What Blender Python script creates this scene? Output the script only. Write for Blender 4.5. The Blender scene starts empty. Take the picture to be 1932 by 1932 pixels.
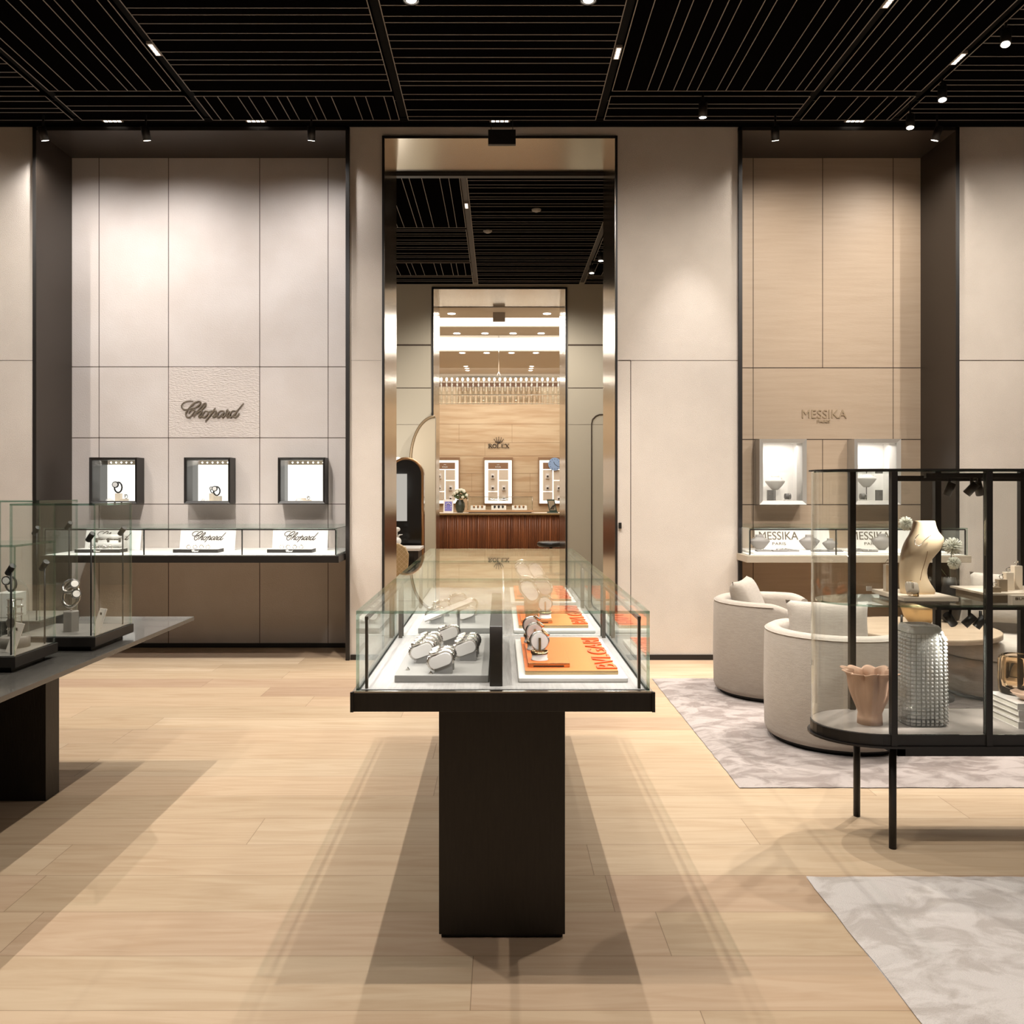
import bpy, bmesh, math, random
from mathutils import Vector, Matrix
random.seed(7)
PI = math.pi
sc = bpy.context.scene
COL = sc.collection
F = 1600.0; CX = 943.0; CY = 924.0; H = 1.45

# ------------------------------------------------------------------ camera, world, exposure
cam_d = bpy.data.cameras.new('camera'); cam = bpy.data.objects.new('camera', cam_d); COL.objects.link(cam)
cam.location = (0, 0, H); cam.rotation_euler = (PI / 2, 0, 0)
cam_d.sensor_fit = 'HORIZONTAL'; cam_d.sensor_width = 36; cam_d.lens = F * 36 / 1932
cam_d.shift_x = (966 - CX) / 1932; cam_d.shift_y = -(966 - CY) / 1932
cam_d.clip_start = 0.05; cam_d.clip_end = 100
sc.camera = cam
w = bpy.data.worlds.new('world'); sc.world = w; w.use_nodes = True
w.node_tree.nodes['Background'].inputs[0].default_value = (1, .9, .8, 1)
w.node_tree.nodes['Background'].inputs[1].default_value = 0.02
sc.view_settings.view_transform = 'Standard'; sc.view_settings.look = 'None'
sc.view_settings.gamma = 1; sc.view_settings.use_curve_mapping = False
sc.view_settings.exposure = 0.12
cy = sc.cycles
cy.max_bounces = 10; cy.diffuse_bounces = 5; cy.glossy_bounces = 5; cy.transmission_bounces = 8
cy.transparent_max_bounces = 40; cy.sample_clamp_indirect = 4; cy.sample_clamp_direct = 0
cy.caustics_reflective = False; cy.caustics_refractive = False; cy.blur_glossy = 0.5
WARM = (1.0, 0.92, 0.83); NEUT = (1.0, 0.92, 0.85); COOL = (1.0, 0.955, 0.93)
SW = 0.042   # watts scale for lamps (see lamp())

def lamp(name, loc, target, energy, angle=70, blend=0.6, color=WARM, radius=0.04, parent=None):
    l = bpy.data.lights.new(name, 'SPOT'); l.energy = energy; l.spot_size = math.radians(angle)
    l.spot_blend = blend; l.color = color; l.shadow_soft_size = radius
    o = bpy.data.objects.new(name, l); COL.objects.link(o)
    d = Vector(target) - Vector(loc)
    o.rotation_mode = 'QUATERNION'; o.rotation_quaternion = d.to_track_quat('-Z', 'Y')
    o.location = Vector(loc)
    if parent:
        o.parent = parent; o.location = Vector(loc) - wloc(parent)
    return o
def area(name, loc, rot, sx, sy, energy, color=WARM, parent=None, spread=180):
    l = bpy.data.lights.new(name, 'AREA'); l.shape = 'RECTANGLE'; l.size = sx; l.size_y = sy
    l.energy = energy; l.color = color; l.spread = math.radians(spread)
    o = bpy.data.objects.new(name, l); COL.objects.link(o); o.location = loc; o.rotation_euler = rot
    if parent:
        o.parent = parent; o.location = Vector(loc) - wloc(parent)
    return o

# ------------------------------------------------------------------ helpers
def P(px, py, D): return Vector(((px - CX) / F * D, D, H - (py - CY) / F * D))
def PX(px, D): return (px - CX) / F * D
def PZ(py, D): return H - (py - CY) / F * D
def lin(c):
    return tuple(((v / 255) / 12.92 if v / 255 <= 0.04045 else ((v / 255 + 0.055) / 1.055) ** 2.4) for v in c) + (1,)
def wloc(o):
    v = Vector((0, 0, 0))
    while o: v += Vector(o.location); o = o.parent
    return v
MATS = {}
def newmat(name):
    m = bpy.data.materials.new(name); m.use_nodes = True
    return m, m.node_tree.nodes, m.node_tree.links
def pbr(name, col, rough=0.5, metal=0.0, bump=None, var=None, coat=0.0, spec=0.5, emit=None, es=0, sheen=0, scale=(1, 1, 1)):
    """bump=(scale,strength,detail); var=(scale, other colour, low, high)"""
    if name in MATS: return MATS[name]
    m, N, L = newmat(name); b = N['Principled BSDF']
    b.inputs['Base Color'].default_value = lin(col); b.inputs['Roughness'].default_value = rough
    b.inputs['Metallic'].default_value = metal; b.inputs['Specular IOR Level'].default_value = spec
    b.inputs['Coat Weight'].default_value = coat
    if sheen: b.inputs['Sheen Weight'].default_value = sheen
    if emit:
        b.inputs['Emission Color'].default_value = lin(emit); b.inputs['Emission Strength'].default_value = es
    tc = N.new('ShaderNodeNewGeometry'); mp = N.new('ShaderNodeMapping'); mp.inputs['Scale'].default_value = scale
    L.new(tc.outputs['Position'], mp.inputs[0])
    if var:
        n = N.new('ShaderNodeTexNoise'); n.inputs['Scale'].default_value = var[0]; n.inputs['Detail'].default_value = 6
        L.new(mp.outputs[0], n.inputs['Vector'])
        r = N.new('ShaderNodeValToRGB'); r.color_ramp.elements[0].position = var[2]; r.color_ramp.elements[1].position = var[3]
        r.color_ramp.elements[0].color = lin(col); r.color_ramp.elements[1].color = lin(var[1])
        L.new(n.outputs[0], r.inputs[0]); L.new(r.outputs[0], b.inputs['Base Color'])
    if bump:
        n = N.new('ShaderNodeTexNoise'); n.inputs['Scale'].default_value = bump[0]; n.inputs['Detail'].default_value = bump[2]
        L.new(mp.outputs[0], n.inputs['Vector'])
        bp = N.new('ShaderNodeBump'); bp.inputs['Strength'].default_value = bump[1]; bp.inputs['Distance'].default_value = 0.01
        L.new(n.outputs[0], bp.inputs['Height']); L.new(bp.outputs[0], b.inputs['Normal'])
    MATS[name] = m; return m
def emis(name, col, s):
    if name in MATS: return MATS[name]
    m, N, L = newmat(name); N.remove(N['Principled BSDF'])
    e = N.new('ShaderNodeEmission'); e.inputs[0].default_value = lin(col); e.inputs[1].default_value = s
    L.new(e.outputs[0], N['Material Output'].inputs[0]); MATS[name] = m; return m
def glass(name, tint, refl=1.0, ior=1.45):
    if name in MATS: return MATS[name]
    m, N, L = newmat(name); N.remove(N['Principled BSDF'])
    t = N.new('ShaderNodeBsdfTransparent'); t.inputs[0].default_value = tint + (1,)
    g = N.new('ShaderNodeBsdfGlossy'); g.inputs['Roughness'].default_value = 0.0; g.inputs[0].default_value = (.95, 1, .98, 1)
    lw = N.new('ShaderNodeLayerWeight'); lw.inputs[0].default_value = .5
    pw = N.new('ShaderNodeMath'); pw.operation = 'POWER'; pw.inputs[1].default_value = 5; L.new(lw.outputs['Facing'], pw.inputs[0])
    r0 = ((ior - 1) / (ior + 1)) ** 2
    f = N.new('ShaderNodeMath'); f.operation = 'MULTIPLY_ADD'; f.inputs[1].default_value = 1 - r0; f.inputs[2].default_value = r0; L.new(pw.outputs[0], f.inputs[0])
    mu = N.new('ShaderNodeMath'); mu.operation = 'MULTIPLY'; mu.inputs[1].default_value = refl; mu.use_clamp = True
    mx = N.new('ShaderNodeMixShader')
    L.new(f.outputs[0], mu.inputs[0]); L.new(mu.outputs[0], mx.inputs[0]); L.new(t.outputs[0], mx.inputs[1]); L.new(g.outputs[0], mx.inputs[2])
    L.new(mx.outputs[0], N['Material Output'].inputs[0]); MATS[name] = m; return m
def realglass(name, col, rough=0.0, ior=1.45):
    if name in MATS: return MATS[name]
    m, N, L = newmat(name); N.remove(N['Principled BSDF'])
    g = N.new('ShaderNodeBsdfGlass'); g.inputs[0].default_value = lin(col); g.inputs['Roughness'].default_value = rough; g.inputs['IOR'].default_value = ior
    L.new(g.outputs[0], N['Material Output'].inputs[0]); MATS[name] = m; return m

class MB:
    def __init__(s): s.bm = bmesh.new(); s.M = Matrix.Identity(4)
    def v(s, p): return s.bm.verts.new(s.M @ Vector(p))
    def face(s, vs, m=0, sm=False):
        try:
            f = s.bm.faces.new(vs); f.material_index = m; f.smooth = sm; return f
        except ValueError: return None
    def box(s, x0, x1, y0, y1, z0, z1, m=0, mtop=None, mfront=None):
        if x0 > x1: x0, x1 = x1, x0
        if y0 > y1: y0, y1 = y1, y0
        if z0 > z1: z0, z1 = z1, z0
        a = [s.v(p) for p in ((x0, y0, z0), (x1, y0, z0), (x1, y1, z0), (x0, y1, z0), (x0, y0, z1), (x1, y0, z1), (x1, y1, z1), (x0, y1, z1))]
        for i, q in enumerate(((0, 3, 2, 1), (4, 5, 6, 7), (0, 1, 5, 4), (2, 3, 7, 6), (1, 2, 6, 5), (3, 0, 4, 7))):
            mm = m
            if i == 1 and mtop is not None: mm = mtop
            if i == 2 and mfront is not None: mm = mfront
            s.face([a[j] for j in q], mm)
        return s
    def pane(s, x0, x1, y0, y1, z0, z1):      # glass sheet: large faces slot 0, narrow edges slot 1
        d = [abs(x1 - x0), abs(y1 - y0), abs(z1 - z0)]; k = d.index(min(d))
        n0 = len(s.bm.faces); s.box(x0, x1, y0, y1, z0, z1)
        s.bm.faces.ensure_lookup_table(); s.bm.normal_update()
        for f in s.bm.faces[n0:]:
            f.material_index = 0 if abs(f.normal[k]) > .9 else 1
        return s
    def tube(s, pts, r, seg=8, m=0, closed=False, caps=True, sm=True, flat=1.0, up=None):
        pts = [Vector(p) for p in pts]; n = len(pts); rs = r if isinstance(r, (list, tuple)) else [r] * n
        rings = []; nrm = None
        for i, p in enumerate(pts):
            if closed: t = pts[(i + 1) % n] - pts[i - 1]
            else: t = pts[min(i + 1, n - 1)] - pts[max(i - 1, 0)]
            if t.length < 1e-9: t = Vector((0, 0, 1))
            t.normalize()
            if up is not None:
                nn = t.cross(Vector(up)); nn = nn if nn.length > 1e-6 else Vector((1, 0, 0)); nrm = nn.normalized()
            elif nrm is None:
                a = Vector((0, 0, 1)) if abs(t.z) < .9 else Vector((1, 0, 0)); nrm = t.cross(a).normalized()
            else:
                nrm = (nrm - t * nrm.dot(t)); nrm = nrm.normalized() if nrm.length > 1e-6 else t.orthogonal().normalized()
            b = t.cross(nrm)
            rings.append([s.v(p + (nrm * math.cos(2 * PI * k / seg) + b * flat * math.sin(2 * PI * k / seg)) * rs[i]) for k in range(seg)])
        for i in range(n if closed else n - 1):
            A, B = rings[i], rings[(i + 1) % n]
            for k in range(seg): s.face([A[k], A[(k + 1) % seg], B[(k + 1) % seg], B[k]], m, sm)
        if caps and not closed:
            s.face(rings[0][::-1], m); s.face(rings[-1], m)
        return s
    def cyl(s, p0, p1, r, r1=None, seg=24, m=0, mcap=None):
        n0 = len(s.bm.faces); s.tube([p0, p1], [r, r if r1 is None else r1], seg, m)
        if mcap is not None:
            s.bm.faces.ensure_lookup_table(); s.bm.faces[-1].material_index = mcap
        return s
    def lathe(s, prof, c=(0, 0, 0), seg=32, m=0, sx=1, sy=1, caps=True, fn=None, sm=True, zfn=None):
        rings = []
        for (r, z) in prof:
            ring = []
            for k in range(seg):
                a = 2 * PI * k / seg; rr = r * (fn(a, z) if fn else 1)
                ring.append(s.v((c[0] + rr * math.cos(a) * sx, c[1] + rr * math.sin(a) * sy, c[2] + z + (zfn(a, z) if zfn else 0))))
            rings.append(ring)
        for i in range(len(rings) - 1):
            for k in range(seg): s.face([rings[i][k], rings[i][(k + 1) % seg], rings[i + 1][(k + 1) % seg], rings[i + 1][k]], m, sm)
        if caps: s.face(rings[0][::-1], m); s.face(rings[-1], m)
        return s
    def prism(s, poly, a0, a1, axis='y', m=0, sm=False, mcap=None):
        def mk(p, a):
            return (p[0], a, p[1]) if axis == 'y' else ((a, p[0], p[1]) if axis == 'x' else (p[0], p[1], a))
        A = [s.v(mk(p, a0)) for p in poly]; B = [s.v(mk(p, a1)) for p in poly]; n = len(poly)
        mc = m if mcap is None else mcap
        s.face(A, mc); s.face(B[::-1], mc)
        for k in range(n): s.face([A[k], B[k], B[(k + 1) % n], A[(k + 1) % n]], m, sm)
        return s
    def sphere(s, c, r, seg=12, rings=8, m=0, sx=1, sy=1, sz=1):
        pr = [(max(1e-4, math.sin(PI * i / rings)) * r, -math.cos(PI * i / rings) * r * sz) for i in range(rings + 1)]
        return s.lathe(pr, c, seg, m, sx, sy)
    def build(s, name, mats, parent=None, bevel=0, bseg=2, bang=40):
        bmesh.ops.recalc_face_normals(s.bm, faces=s.bm.faces)
        me = bpy.data.meshes.new(name)
        off = wloc(parent) if parent else Vector((0, 0, 0))
        if off.length: bmesh.ops.translate(s.bm, verts=s.bm.verts, vec=-off)
        s.bm.to_mesh(me); s.bm.free()
        if not isinstance(mats, (list, tuple)): mats = [mats]
        for mm in mats: me.materials.append(mm)
        o = bpy.data.objects.new(name, me); COL.objects.link(o)
        if parent: o.parent = parent
        if bevel:
            b = o.modifiers.new('bevel', 'BEVEL'); b.width = bevel; b.segments = bseg; b.limit_method = 'ANGLE'; b.angle_limit = math.radians(bang)
        return o
def thing(name, label, cat, loc=(0, 0, 0), group=None):
    o = bpy.data.objects.new(name, None); COL.objects.link(o); o.location = loc; o.empty_display_size = .05
    o['label'] = label; o['category'] = cat
    if group: o['group'] = group
    return o
def tag(o, label, cat, group=None):
    o['label'] = label; o['category'] = cat
    if group: o['group'] = group
    return o
def struct(o): o['kind'] = 'structure'; return o
def dup(root, loc=None, rz=None, label=None, group=None):
    def cp(o, par):
        c = o.copy(); COL.objects.link(c); c.parent = par
        for ch in [q for q in list(o.children)]: cp(ch, c)
        return c
    r = cp(root, None)
    if loc is not None: r.location = loc
    if rz is not None: r.rotation_euler = (0, 0, rz)
    if label: r['label'] = label
    if group: r['group'] = group
    return r
def text_into(mb, s, origin, u, v, w=None, h=None, ext=0.002, m=0, center=True, bold=0.0):
    cu = bpy.data.curves.new('t', 'FONT'); cu.body = s; cu.size = 1; cu.extrude = 0.5; cu.offset = bold
    o = bpy.data.objects.new('t', cu); COL.objects.link(o); bpy.context.view_layer.update()
    me = bpy.data.meshes.new_from_object(o); bpy.data.objects.remove(o)
    xs = [p.co.x for p in me.vertices]; ys = [p.co.y for p in me.vertices]
    x0, x1, y0, y1 = min(xs), max(xs), min(ys), max(ys)
    sx = w / (x1 - x0) if w else None; sy = h / (y1 - y0) if h else None
    sx = sx or sy; sy = sy or sx
    u = Vector(u).normalized(); v = Vector(v).normalized(); n = u.cross(v); O = Vector(origin)
    cx = (x0 + x1) / 2 if center else x0; cyy = (y0 + y1) / 2 if center else y0
    vs = [mb.v(O + u * ((p.co.x - cx) * sx) + v * ((p.co.y - cyy) * sy) + n * ((p.co.z + .5) * ext)) for p in me.vertices]
    for f in me.polygons: mb.face([vs[i] for i in f.vertices], m)
    bpy.data.meshes.remove(me)
def smooth(pts, k=5):
    out = []; n = len(pts)
    for i in range(n - 1):
        p0, p1, p2, p3 = pts[max(i - 1, 0)], pts[i], pts[i + 1], pts[min(i + 2, n - 1)]
        for j in range(k):
            t = j / k
            out.append(tuple(.5 * ((2 * p1[d]) + (-p0[d] + p2[d]) * t + (2 * p0[d] - 5 * p1[d] + 4 * p2[d] - p3[d]) * t * t + (-p0[d] + 3 * p1[d] - 3 * p2[d] + p3[d]) * t ** 3) for d in range(2)))
    out.append(tuple(pts[-1])); return out
SCRIPT = [
 [(625,262),(560,250),(480,268),(425,310),(412,360),(440,400),(490,412),(560,395),(650,378),(720,340),(765,285),(745,256),(700,262),(620,310),(550,385),(500,455),(490,510),(515,550),(560,550),(610,500),(652,440),(640,410),(600,412),(560,450),(545,485)],
 [(632,548),(700,450),(800,330),(845,292),(862,300),(845,345),(790,400),(710,470)],[(690,490),(740,440),(780,430),(772,470),(735,520),(735,548),(770,535),(800,500)],
 [(890,440),(850,440),(805,490),(795,535),(830,550),(880,510),(905,455),(880,436)],[(900,450),(940,450),(980,430)],
 [(1040,375),(960,490),(852,628)],[(950,500),(1020,437),(1055,440),(1040,490),(990,545),(1030,535),(1060,510)],
 [(1210,445),(1160,432),(1110,455),(1072,515),(1082,550),(1125,530),(1205,450)],[(1210,445),(1165,520),(1175,550),(1225,505)],
 [(1225,505),(1262,410),(1275,440),(1292,450),(1255,515),(1258,548),(1300,515)],
 [(1425,445),(1380,433),(1335,455),(1300,515),(1310,552),(1350,532),(1430,450)],[(1565,290),(1430,450),(1385,525),(1400,552),(1445,525),(1485,480)]]
def script_into(mb, origin, u, v, w, r, m=0, flat=0.6):
    k = w / (1575 - 412); u = Vector(u).normalized(); v = Vector(v).normalized(); n = u.cross(v); O = Vector(origin)
    for st in SCRIPT:
        pts = smooth(st)
        nn = len(pts); rs = [r * (.55 + .65 * math.sin(PI * (.15 + .7 * i / (nn - 1)))) for i in range(nn)]
        mb.tube([O + u * ((p[0] - 993) * k) + v * ((440 - p[1]) * k) for p in pts], rs, 6, m, up=n, flat=flat)

# ------------------------------------------------------------------ materials
M_wall = pbr('plaster', (206, 196, 185), .85, bump=(230, .55, 4), var=(3, (212, 202, 191), .35, .65))
M_wall2 = pbr('rear_wall_panel', (178, 170, 152), .6, bump=(300, .1, 3))
M_stone = pbr('white_stone', (206, 198, 192), .7, bump=(90, .25, 8), var=(2.3, (196, 186, 178), .3, .75))
M_stoneR = pbr('chiselled_stone', (204, 194, 186), .75, bump=(55, 1.0, 6), scale=(.6, 1, 1.6))
M_wood = pbr('pale_veneer', (188, 168, 146), .5, bump=(60, .12, 4), var=(9, (180, 159, 136), .3, .7), scale=(.25, 1, 3.5))
M_joint = pbr('joint_line', (70, 58, 48), .8)
M_black = pbr('black_metal', (26, 22, 19), .45)
M_bronze = pbr('dark_bronze', (62, 54, 47), .42, .35, bump=(200, .05, 2))
M_darkwood = pbr('dark_stained_oak', (34, 28, 23), .5, bump=(60, .12, 5), scale=(3, 3, .3), var=(40, (26, 21, 17), .35, .7))
M_steel = pbr('brushed_champagne_metal', (176, 168, 154), .2, 1.0)
M_chrome = pbr('polished_steel', (226, 221, 214), .2, 1.0)
M_gold = pbr('rose_gold', (214, 170, 130), .18, 1.0)
M_brass = pbr('champagne_brass', (190, 165, 125), .25, 1.0)
M_ceil = pbr('black_ceiling', (7, 6, 6), 1.0, spec=0.0)
M_slat = pbr('slat_edge', (140, 132, 122), .6)
M_chan = pbr('ceiling_channel', (12, 11, 10), .8, spec=.1)
M_deck = pbr('pale_grey_deck', (168, 165, 162), .6, bump=(80, .1, 3), var=(30, (154, 150, 147), .35, .65), scale=(4, .3, 1))
M_white = pbr('white_lacquer', (232, 228, 222), .4)
M_cream = pbr('cream_leather', (226, 212, 192), .5)
M_greytray = pbr('grey_suede', (148, 146, 142), .85)
M_pad = pbr('pale_grey_leather', (222, 218, 212), .55)
M_orange = pbr('orange_suede', (232, 122, 58), .7, bump=(400, .05, 2))
M_orange2 = pbr('orange_letter', (214, 88, 28), .6)
M_fabric = pbr('oatmeal_linen', (186, 178, 167), .95, bump=(350, .3, 3), var=(60, (178, 169, 158), .35, .65), scale=(.35, .35, 2), sheen=.2)
M_fabric2 = pbr('greige_linen', (170, 161, 150), .95, bump=(350, .3, 3), var=(60, (162, 153, 142), .35, .65), scale=(.35, .35, 2), sheen=.2)
M_travert = pbr('travertine', (214, 192, 158), .5, bump=(60, .05, 4), var=(4, (196, 166, 130), .38, .66), scale=(.25, 1, 2.6))
M_walnut = pbr('ribbed_walnut', (132, 78, 44), .4, var=(16, (88, 48, 26), .35, .7), scale=(1, 1, .05))
M_white_ceiling = pbr('warm_ceiling', (222, 214, 200), .9)
M_em = emis('lamp_glow', (255, 244, 228), 14)
M_em_led = emis('led_cell', (255, 240, 222), 2.6)
M_em_cove = emis('cove_glow', (255, 246, 232), 2.4)
M_em_soft = emis('backlit_panel', (255, 250, 240), 1.7)
M_em_case = emis('case_border_glow', (255, 243, 226), 2.2)
M_glass = glass('clear_glass', (.988, .996, .992))
M_gedge = glass('green_glass_edge', (.62, .78, .73), 2.8, 1.7)
M_topglass = glass('top_glass', (.988, .996, .992), .85)
GL = [M_glass, M_gedge]; GT = [M_topglass, M_gedge]
M_dial = pbr('watch_dial', (236, 232, 226), .3)
M_ddark = pbr('dark_dial', (40, 38, 40), .3)
M_card = pbr('printed_card', (226, 220, 210), .7)
M_ink = pbr('dark_lettering', (58, 48, 40), .6)
M_greylet = pbr('bronze_lettering', (112, 101, 86), .4, .2)

def floor_mat():
    m, N, L = newmat('oak_plank_floor'); b = N['Principled BSDF']
    g = N.new('ShaderNodeNewGeometry'); sp = N.new('ShaderNodeSeparateXYZ'); L.new(g.outputs['Position'], sp.inputs[0])
    def ma(op, a, bb=None, c=None):
        n = N.new('ShaderNodeMath'); n.operation = op
        for i, q in enumerate((a, bb, c)):
            if q is None: continue
            if isinstance(q, (int, float)): n.inputs[i].default_value = q
            else: L.new(q, n.inputs[i])
        return n.outputs[0]
    W = .276; LEN = 2.1
    yy = ma('DIVIDE', ma('ADD', sp.outputs[1], -2.36 + 10 * W), W); row = ma('FLOOR', yy); fy = ma('FRACT', yy)
    wn = N.new('ShaderNodeTexWhiteNoise'); wn.noise_dimensions = '1D'; L.new(row, wn.inputs['W'])
    xx = ma('ADD', ma('DIVIDE', sp.outputs[0], LEN), ma('MULTIPLY', wn.outputs[0], 7.3)); col = ma('FLOOR', xx); fx = ma('FRACT', xx)
    idn = ma('ADD', ma('MULTIPLY', row, 17.13), ma('MULTIPLY', col, 5.71))
    w2 = N.new('ShaderNodeTexWhiteNoise'); w2.noise_dimensions = '1D'; L.new(idn, w2.inputs['W'])
    cb = N.new('ShaderNodeCombineXYZ'); L.new(ma('ADD', ma('MULTIPLY', sp.outputs[0], 1.1), ma('MULTIPLY', idn, 3.1)), cb.inputs[0]); L.new(ma('MULTIPLY', sp.outputs[1], 11), cb.inputs[1]); L.new(ma('MULTIPLY', idn, 1.7), cb.inputs[2])
    nz = N.new('ShaderNodeTexNoise'); nz.inputs['Scale'].default_value = 1.6; nz.inputs['Detail'].default_value = 7; nz.inputs['Distortion'].default_value = 1.2; L.new(cb.outputs[0], nz.inputs['Vector'])
    r1 = N.new('ShaderNodeValToRGB'); L.new(w2.outputs[0], r1.inputs[0])
    e = r1.color_ramp.elements; e[0].position = 0; e[0].color = lin((170, 145, 122)); e[1].position = 1; e[1].color = lin((200, 180, 154))
    q = r1.color_ramp.elements.new(.35); q.color = lin((191, 168, 141)); q = r1.color_ramp.elements.new(.7); q.color = lin((181, 160, 133))
    r2 = N.new('ShaderNodeValToRGB'); L.new(nz.outputs[0], r2.inputs[0]); r2.color_ramp.elements[0].position = .3; r2.color_ramp.elements[0].color = (.88, .83, .78, 1); r2.color_ramp.elements[1].position = .62; r2.color_ramp.elements[1].color = (1.03, 1.03, 1.03, 1)
    mx = N.new('ShaderNodeMixRGB'); mx.blend_type = 'MULTIPLY'; mx.inputs[0].default_value = 1; L.new(r1.outputs[0], mx.inputs[1]); L.new(r2.outputs[0], mx.inputs[2])
    j1 = ma('LESS_THAN', fy, .008); j2 = ma('LESS_THAN', fx, .0012); jj = ma('MAXIMUM', j1, j2)
    m2 = N.new('ShaderNodeMixRGB'); m2.blend_type = 'MIX'; L.new(ma('MULTIPLY', jj, .7), m2.inputs[0]); L.new(mx.outputs[0], m2.inputs[1]); m2.inputs[2].default_value = lin((110, 88, 66))
    L.new(m2.outputs[0], b.inputs['Base Color']); b.inputs['Roughness'].default_value = .55; b.inputs['Specular IOR Level'].default_value = .3
    bp = N.new('ShaderNodeBump'); bp.inputs['Strength'].default_value = .08; bp.inputs['Distance'].default_value = .01; L.new(nz.outputs[0], bp.inputs['Height']); L.new(bp.outputs[0], b.inputs['Normal'])
    return m
def rug_mat(name, c0, c1):
    m, N, L = newmat(name); b = N['Principled BSDF']
    g = N.new('ShaderNodeNewGeometry'); mp = N.new('ShaderNodeMapping'); mp.inputs['Scale'].default_value = (1, 1.6, 1); L.new(g.outputs['Position'], mp.inputs[0])
    n = N.new('ShaderNodeTexNoise'); n.inputs['Scale'].default_value = 5.5; n.inputs['Detail'].default_value = 5; n.inputs['Roughness'].default_value = .62; n.inputs['Distortion'].default_value = .8; L.new(mp.outputs[0], n.inputs['Vector'])
    r = N.new('ShaderNodeValToRGB'); r.color_ramp.elements[0].position = .42; r.color_ramp.elements[1].position = .56; r.color_ramp.elements[0].color = lin(c0); r.color_ramp.elements[1].color = lin(c1)
    L.new(n.outputs[0], r.inputs[0]); L.new(r.outputs[0], b.inputs['Base Color']); b.inputs['Roughness'].default_value = .95; b.inputs['Sheen Weight'].default_value = .4
    n2 = N.new('ShaderNodeTexNoise'); n2.inputs['Scale'].default_value = 260; n2.inputs['Detail'].default_value = 3; L.new(g.outputs['Position'], n2.inputs['Vector'])
    ad = N.new('ShaderNodeMath'); ad.operation = 'ADD'; L.new(n.outputs[0], ad.inputs[0]); L.new(n2.outputs[0], ad.inputs[1])
    bp = N.new('ShaderNodeBump'); bp.inputs['Strength'].default_value = .5; bp.inputs['Distance'].default_value = .02; L.new(ad.outputs[0], bp.inputs['Height']); L.new(bp.outputs[0], b.inputs['Normal'])
    return m

# ------------------------------------------------------------------ setting: floor, ceilings, walls
YW = 7.23; YN = 7.80; YP = 8.04; Y2 = 12.95; Y2P = 14.2; Y3 = 22.4; ZC = 4.55
b = MB(); b.box(-6.5, 6.5, -5, 24, -.1, 0); struct(b.build('floor', floor_mat()))
b = MB(); b.box(-6.5, 6.5, -5, YW + .1, ZC + .22, ZC + .3)
ceil = struct(b.build('ceiling', M_ceil))
GAPS = [.105, .078, .15, .075, .125, .18, .09, .145, .07, .11, .16, .085, .12]
def slat_panel(parent, x0, x1, y0, y1, along, seed):
    b = MB(); w_ = .006; zt = ZC; zb = ZC + .003
    b.box(x0 + w_, x1 - w_, y0 + w_, y1 - w_, zb, zb + .01, 1)
    for (a0, a1, c0, c1) in ((x0, x1, y0, y0 + w_), (x0, x1, y1 - w_, y1), (x0, x0 + w_, y0, y1), (x1 - w_, x1, y0, y1)):
        b.box(a0, a1, c0, c1, zt, zb, 0)
    k = seed; p = (y1 if along == 'x' else x0)
    while True:
        p = p - GAPS[k % 13] if along == 'x' else p + GAPS[k % 13]; k += 1
        if along == 'x':
            if p < y0 + .03: break
            b.box(x0, x1, p, p + .0052, zt, zb, 0)
        else:
            if p > x1 - .03: break
            b.box(p, p + .0052, y0, y1, zt, zb, 0)
    return b.build('slat_panel', [M_slat, M_ceil], parent)
XC = [(-6.45, -3.58), (-3.51, -2.48), (-2.41, -.84), (-.77, .806), (.871, 2.45), (2.52, 3.28), (3.35, 6.45)]
AL_N = ['x', 'y', 'x', 'x', 'y', 'y', 'x']; AL_F = ['x', 'x', 'y', 'x', 'x', 'y', 'x']
for i, (x0, x1) in enumerate(XC):
    if i == 3:
        slat_panel(ceil, x0, x1, -1.0, 7.12, 'x', 3)
    else:
        slat_panel(ceil, x0, x1, 2.6, 6.60, AL_N[i], i * 2 + 1)
        slat_panel(ceil, x0, x1, 6.68, 7.12, AL_F[i], i * 3 + 2)
    if i != 3: slat_panel(ceil, x0, x1, -1.0, 2.52, 'x' if i % 2 else 'y', i)
b = MB()
for i in range(6): b.box(XC[i][1] + .004, XC[i + 1][0] - .004, -1, 7.12, ZC + .03, ZC + .1)
b.build('channel', M_chan, ceil)
b = MB()   # folded fascia at the edge of the slats
b.box(-6.5, 6.5, 7.2, 7.226, ZC - .01, ZC + .2); b.box(-6.5, 6.5, 7.12, 7.2, ZC + .02, ZC + .05)
b.build('fascia', M_chan, ceil)
# rear room ceiling
b = MB(); b.box(-3.6, 3.6, YP, Y2, ZC + .22, ZC + .3); ceil2 = struct(b.build('ceiling', M_ceil))
slat_panel(ceil2, -.33, 1.20, 8.3, 12.8, 'x', 2); slat_panel(ceil2, -2.4, -.40, 8.4, 10.04, 'y', 4); slat_panel(ceil2, -2.4, -.40, 10.1, 11.55, 'x', 1)
slat_panel(ceil2, -2.4, -.40, 11.6, 12.28, 'y', 6); slat_panel(ceil2, -2.4, -.40, 12.33, 12.8, 'x', 5)
slat_panel(ceil2, 1.27, 3.0, 8.4, 11.5, 'x', 3); slat_panel(ceil2, 1.27, 3.0, 11.6, 12.28, 'y', 3); slat_panel(ceil2, 1.27, 3.0, 12.33, 12.8, 'x', 0)
b = MB(); b.box(-.396, -.334, 8.3, 12.8, ZC + .03, ZC + .1); b.box(1.204, 1.266, 8.3, 12.8, ZC + .03, ZC + .1); b.build('channel', pbr('grey_channel', (66, 60, 54), .6), ceil2)
b = MB(); b.box(-3.6, 3.6, YP, YP + .2, ZC - .01, ZC + .2); b.build('fascia', M_chan, ceil2)

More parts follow.
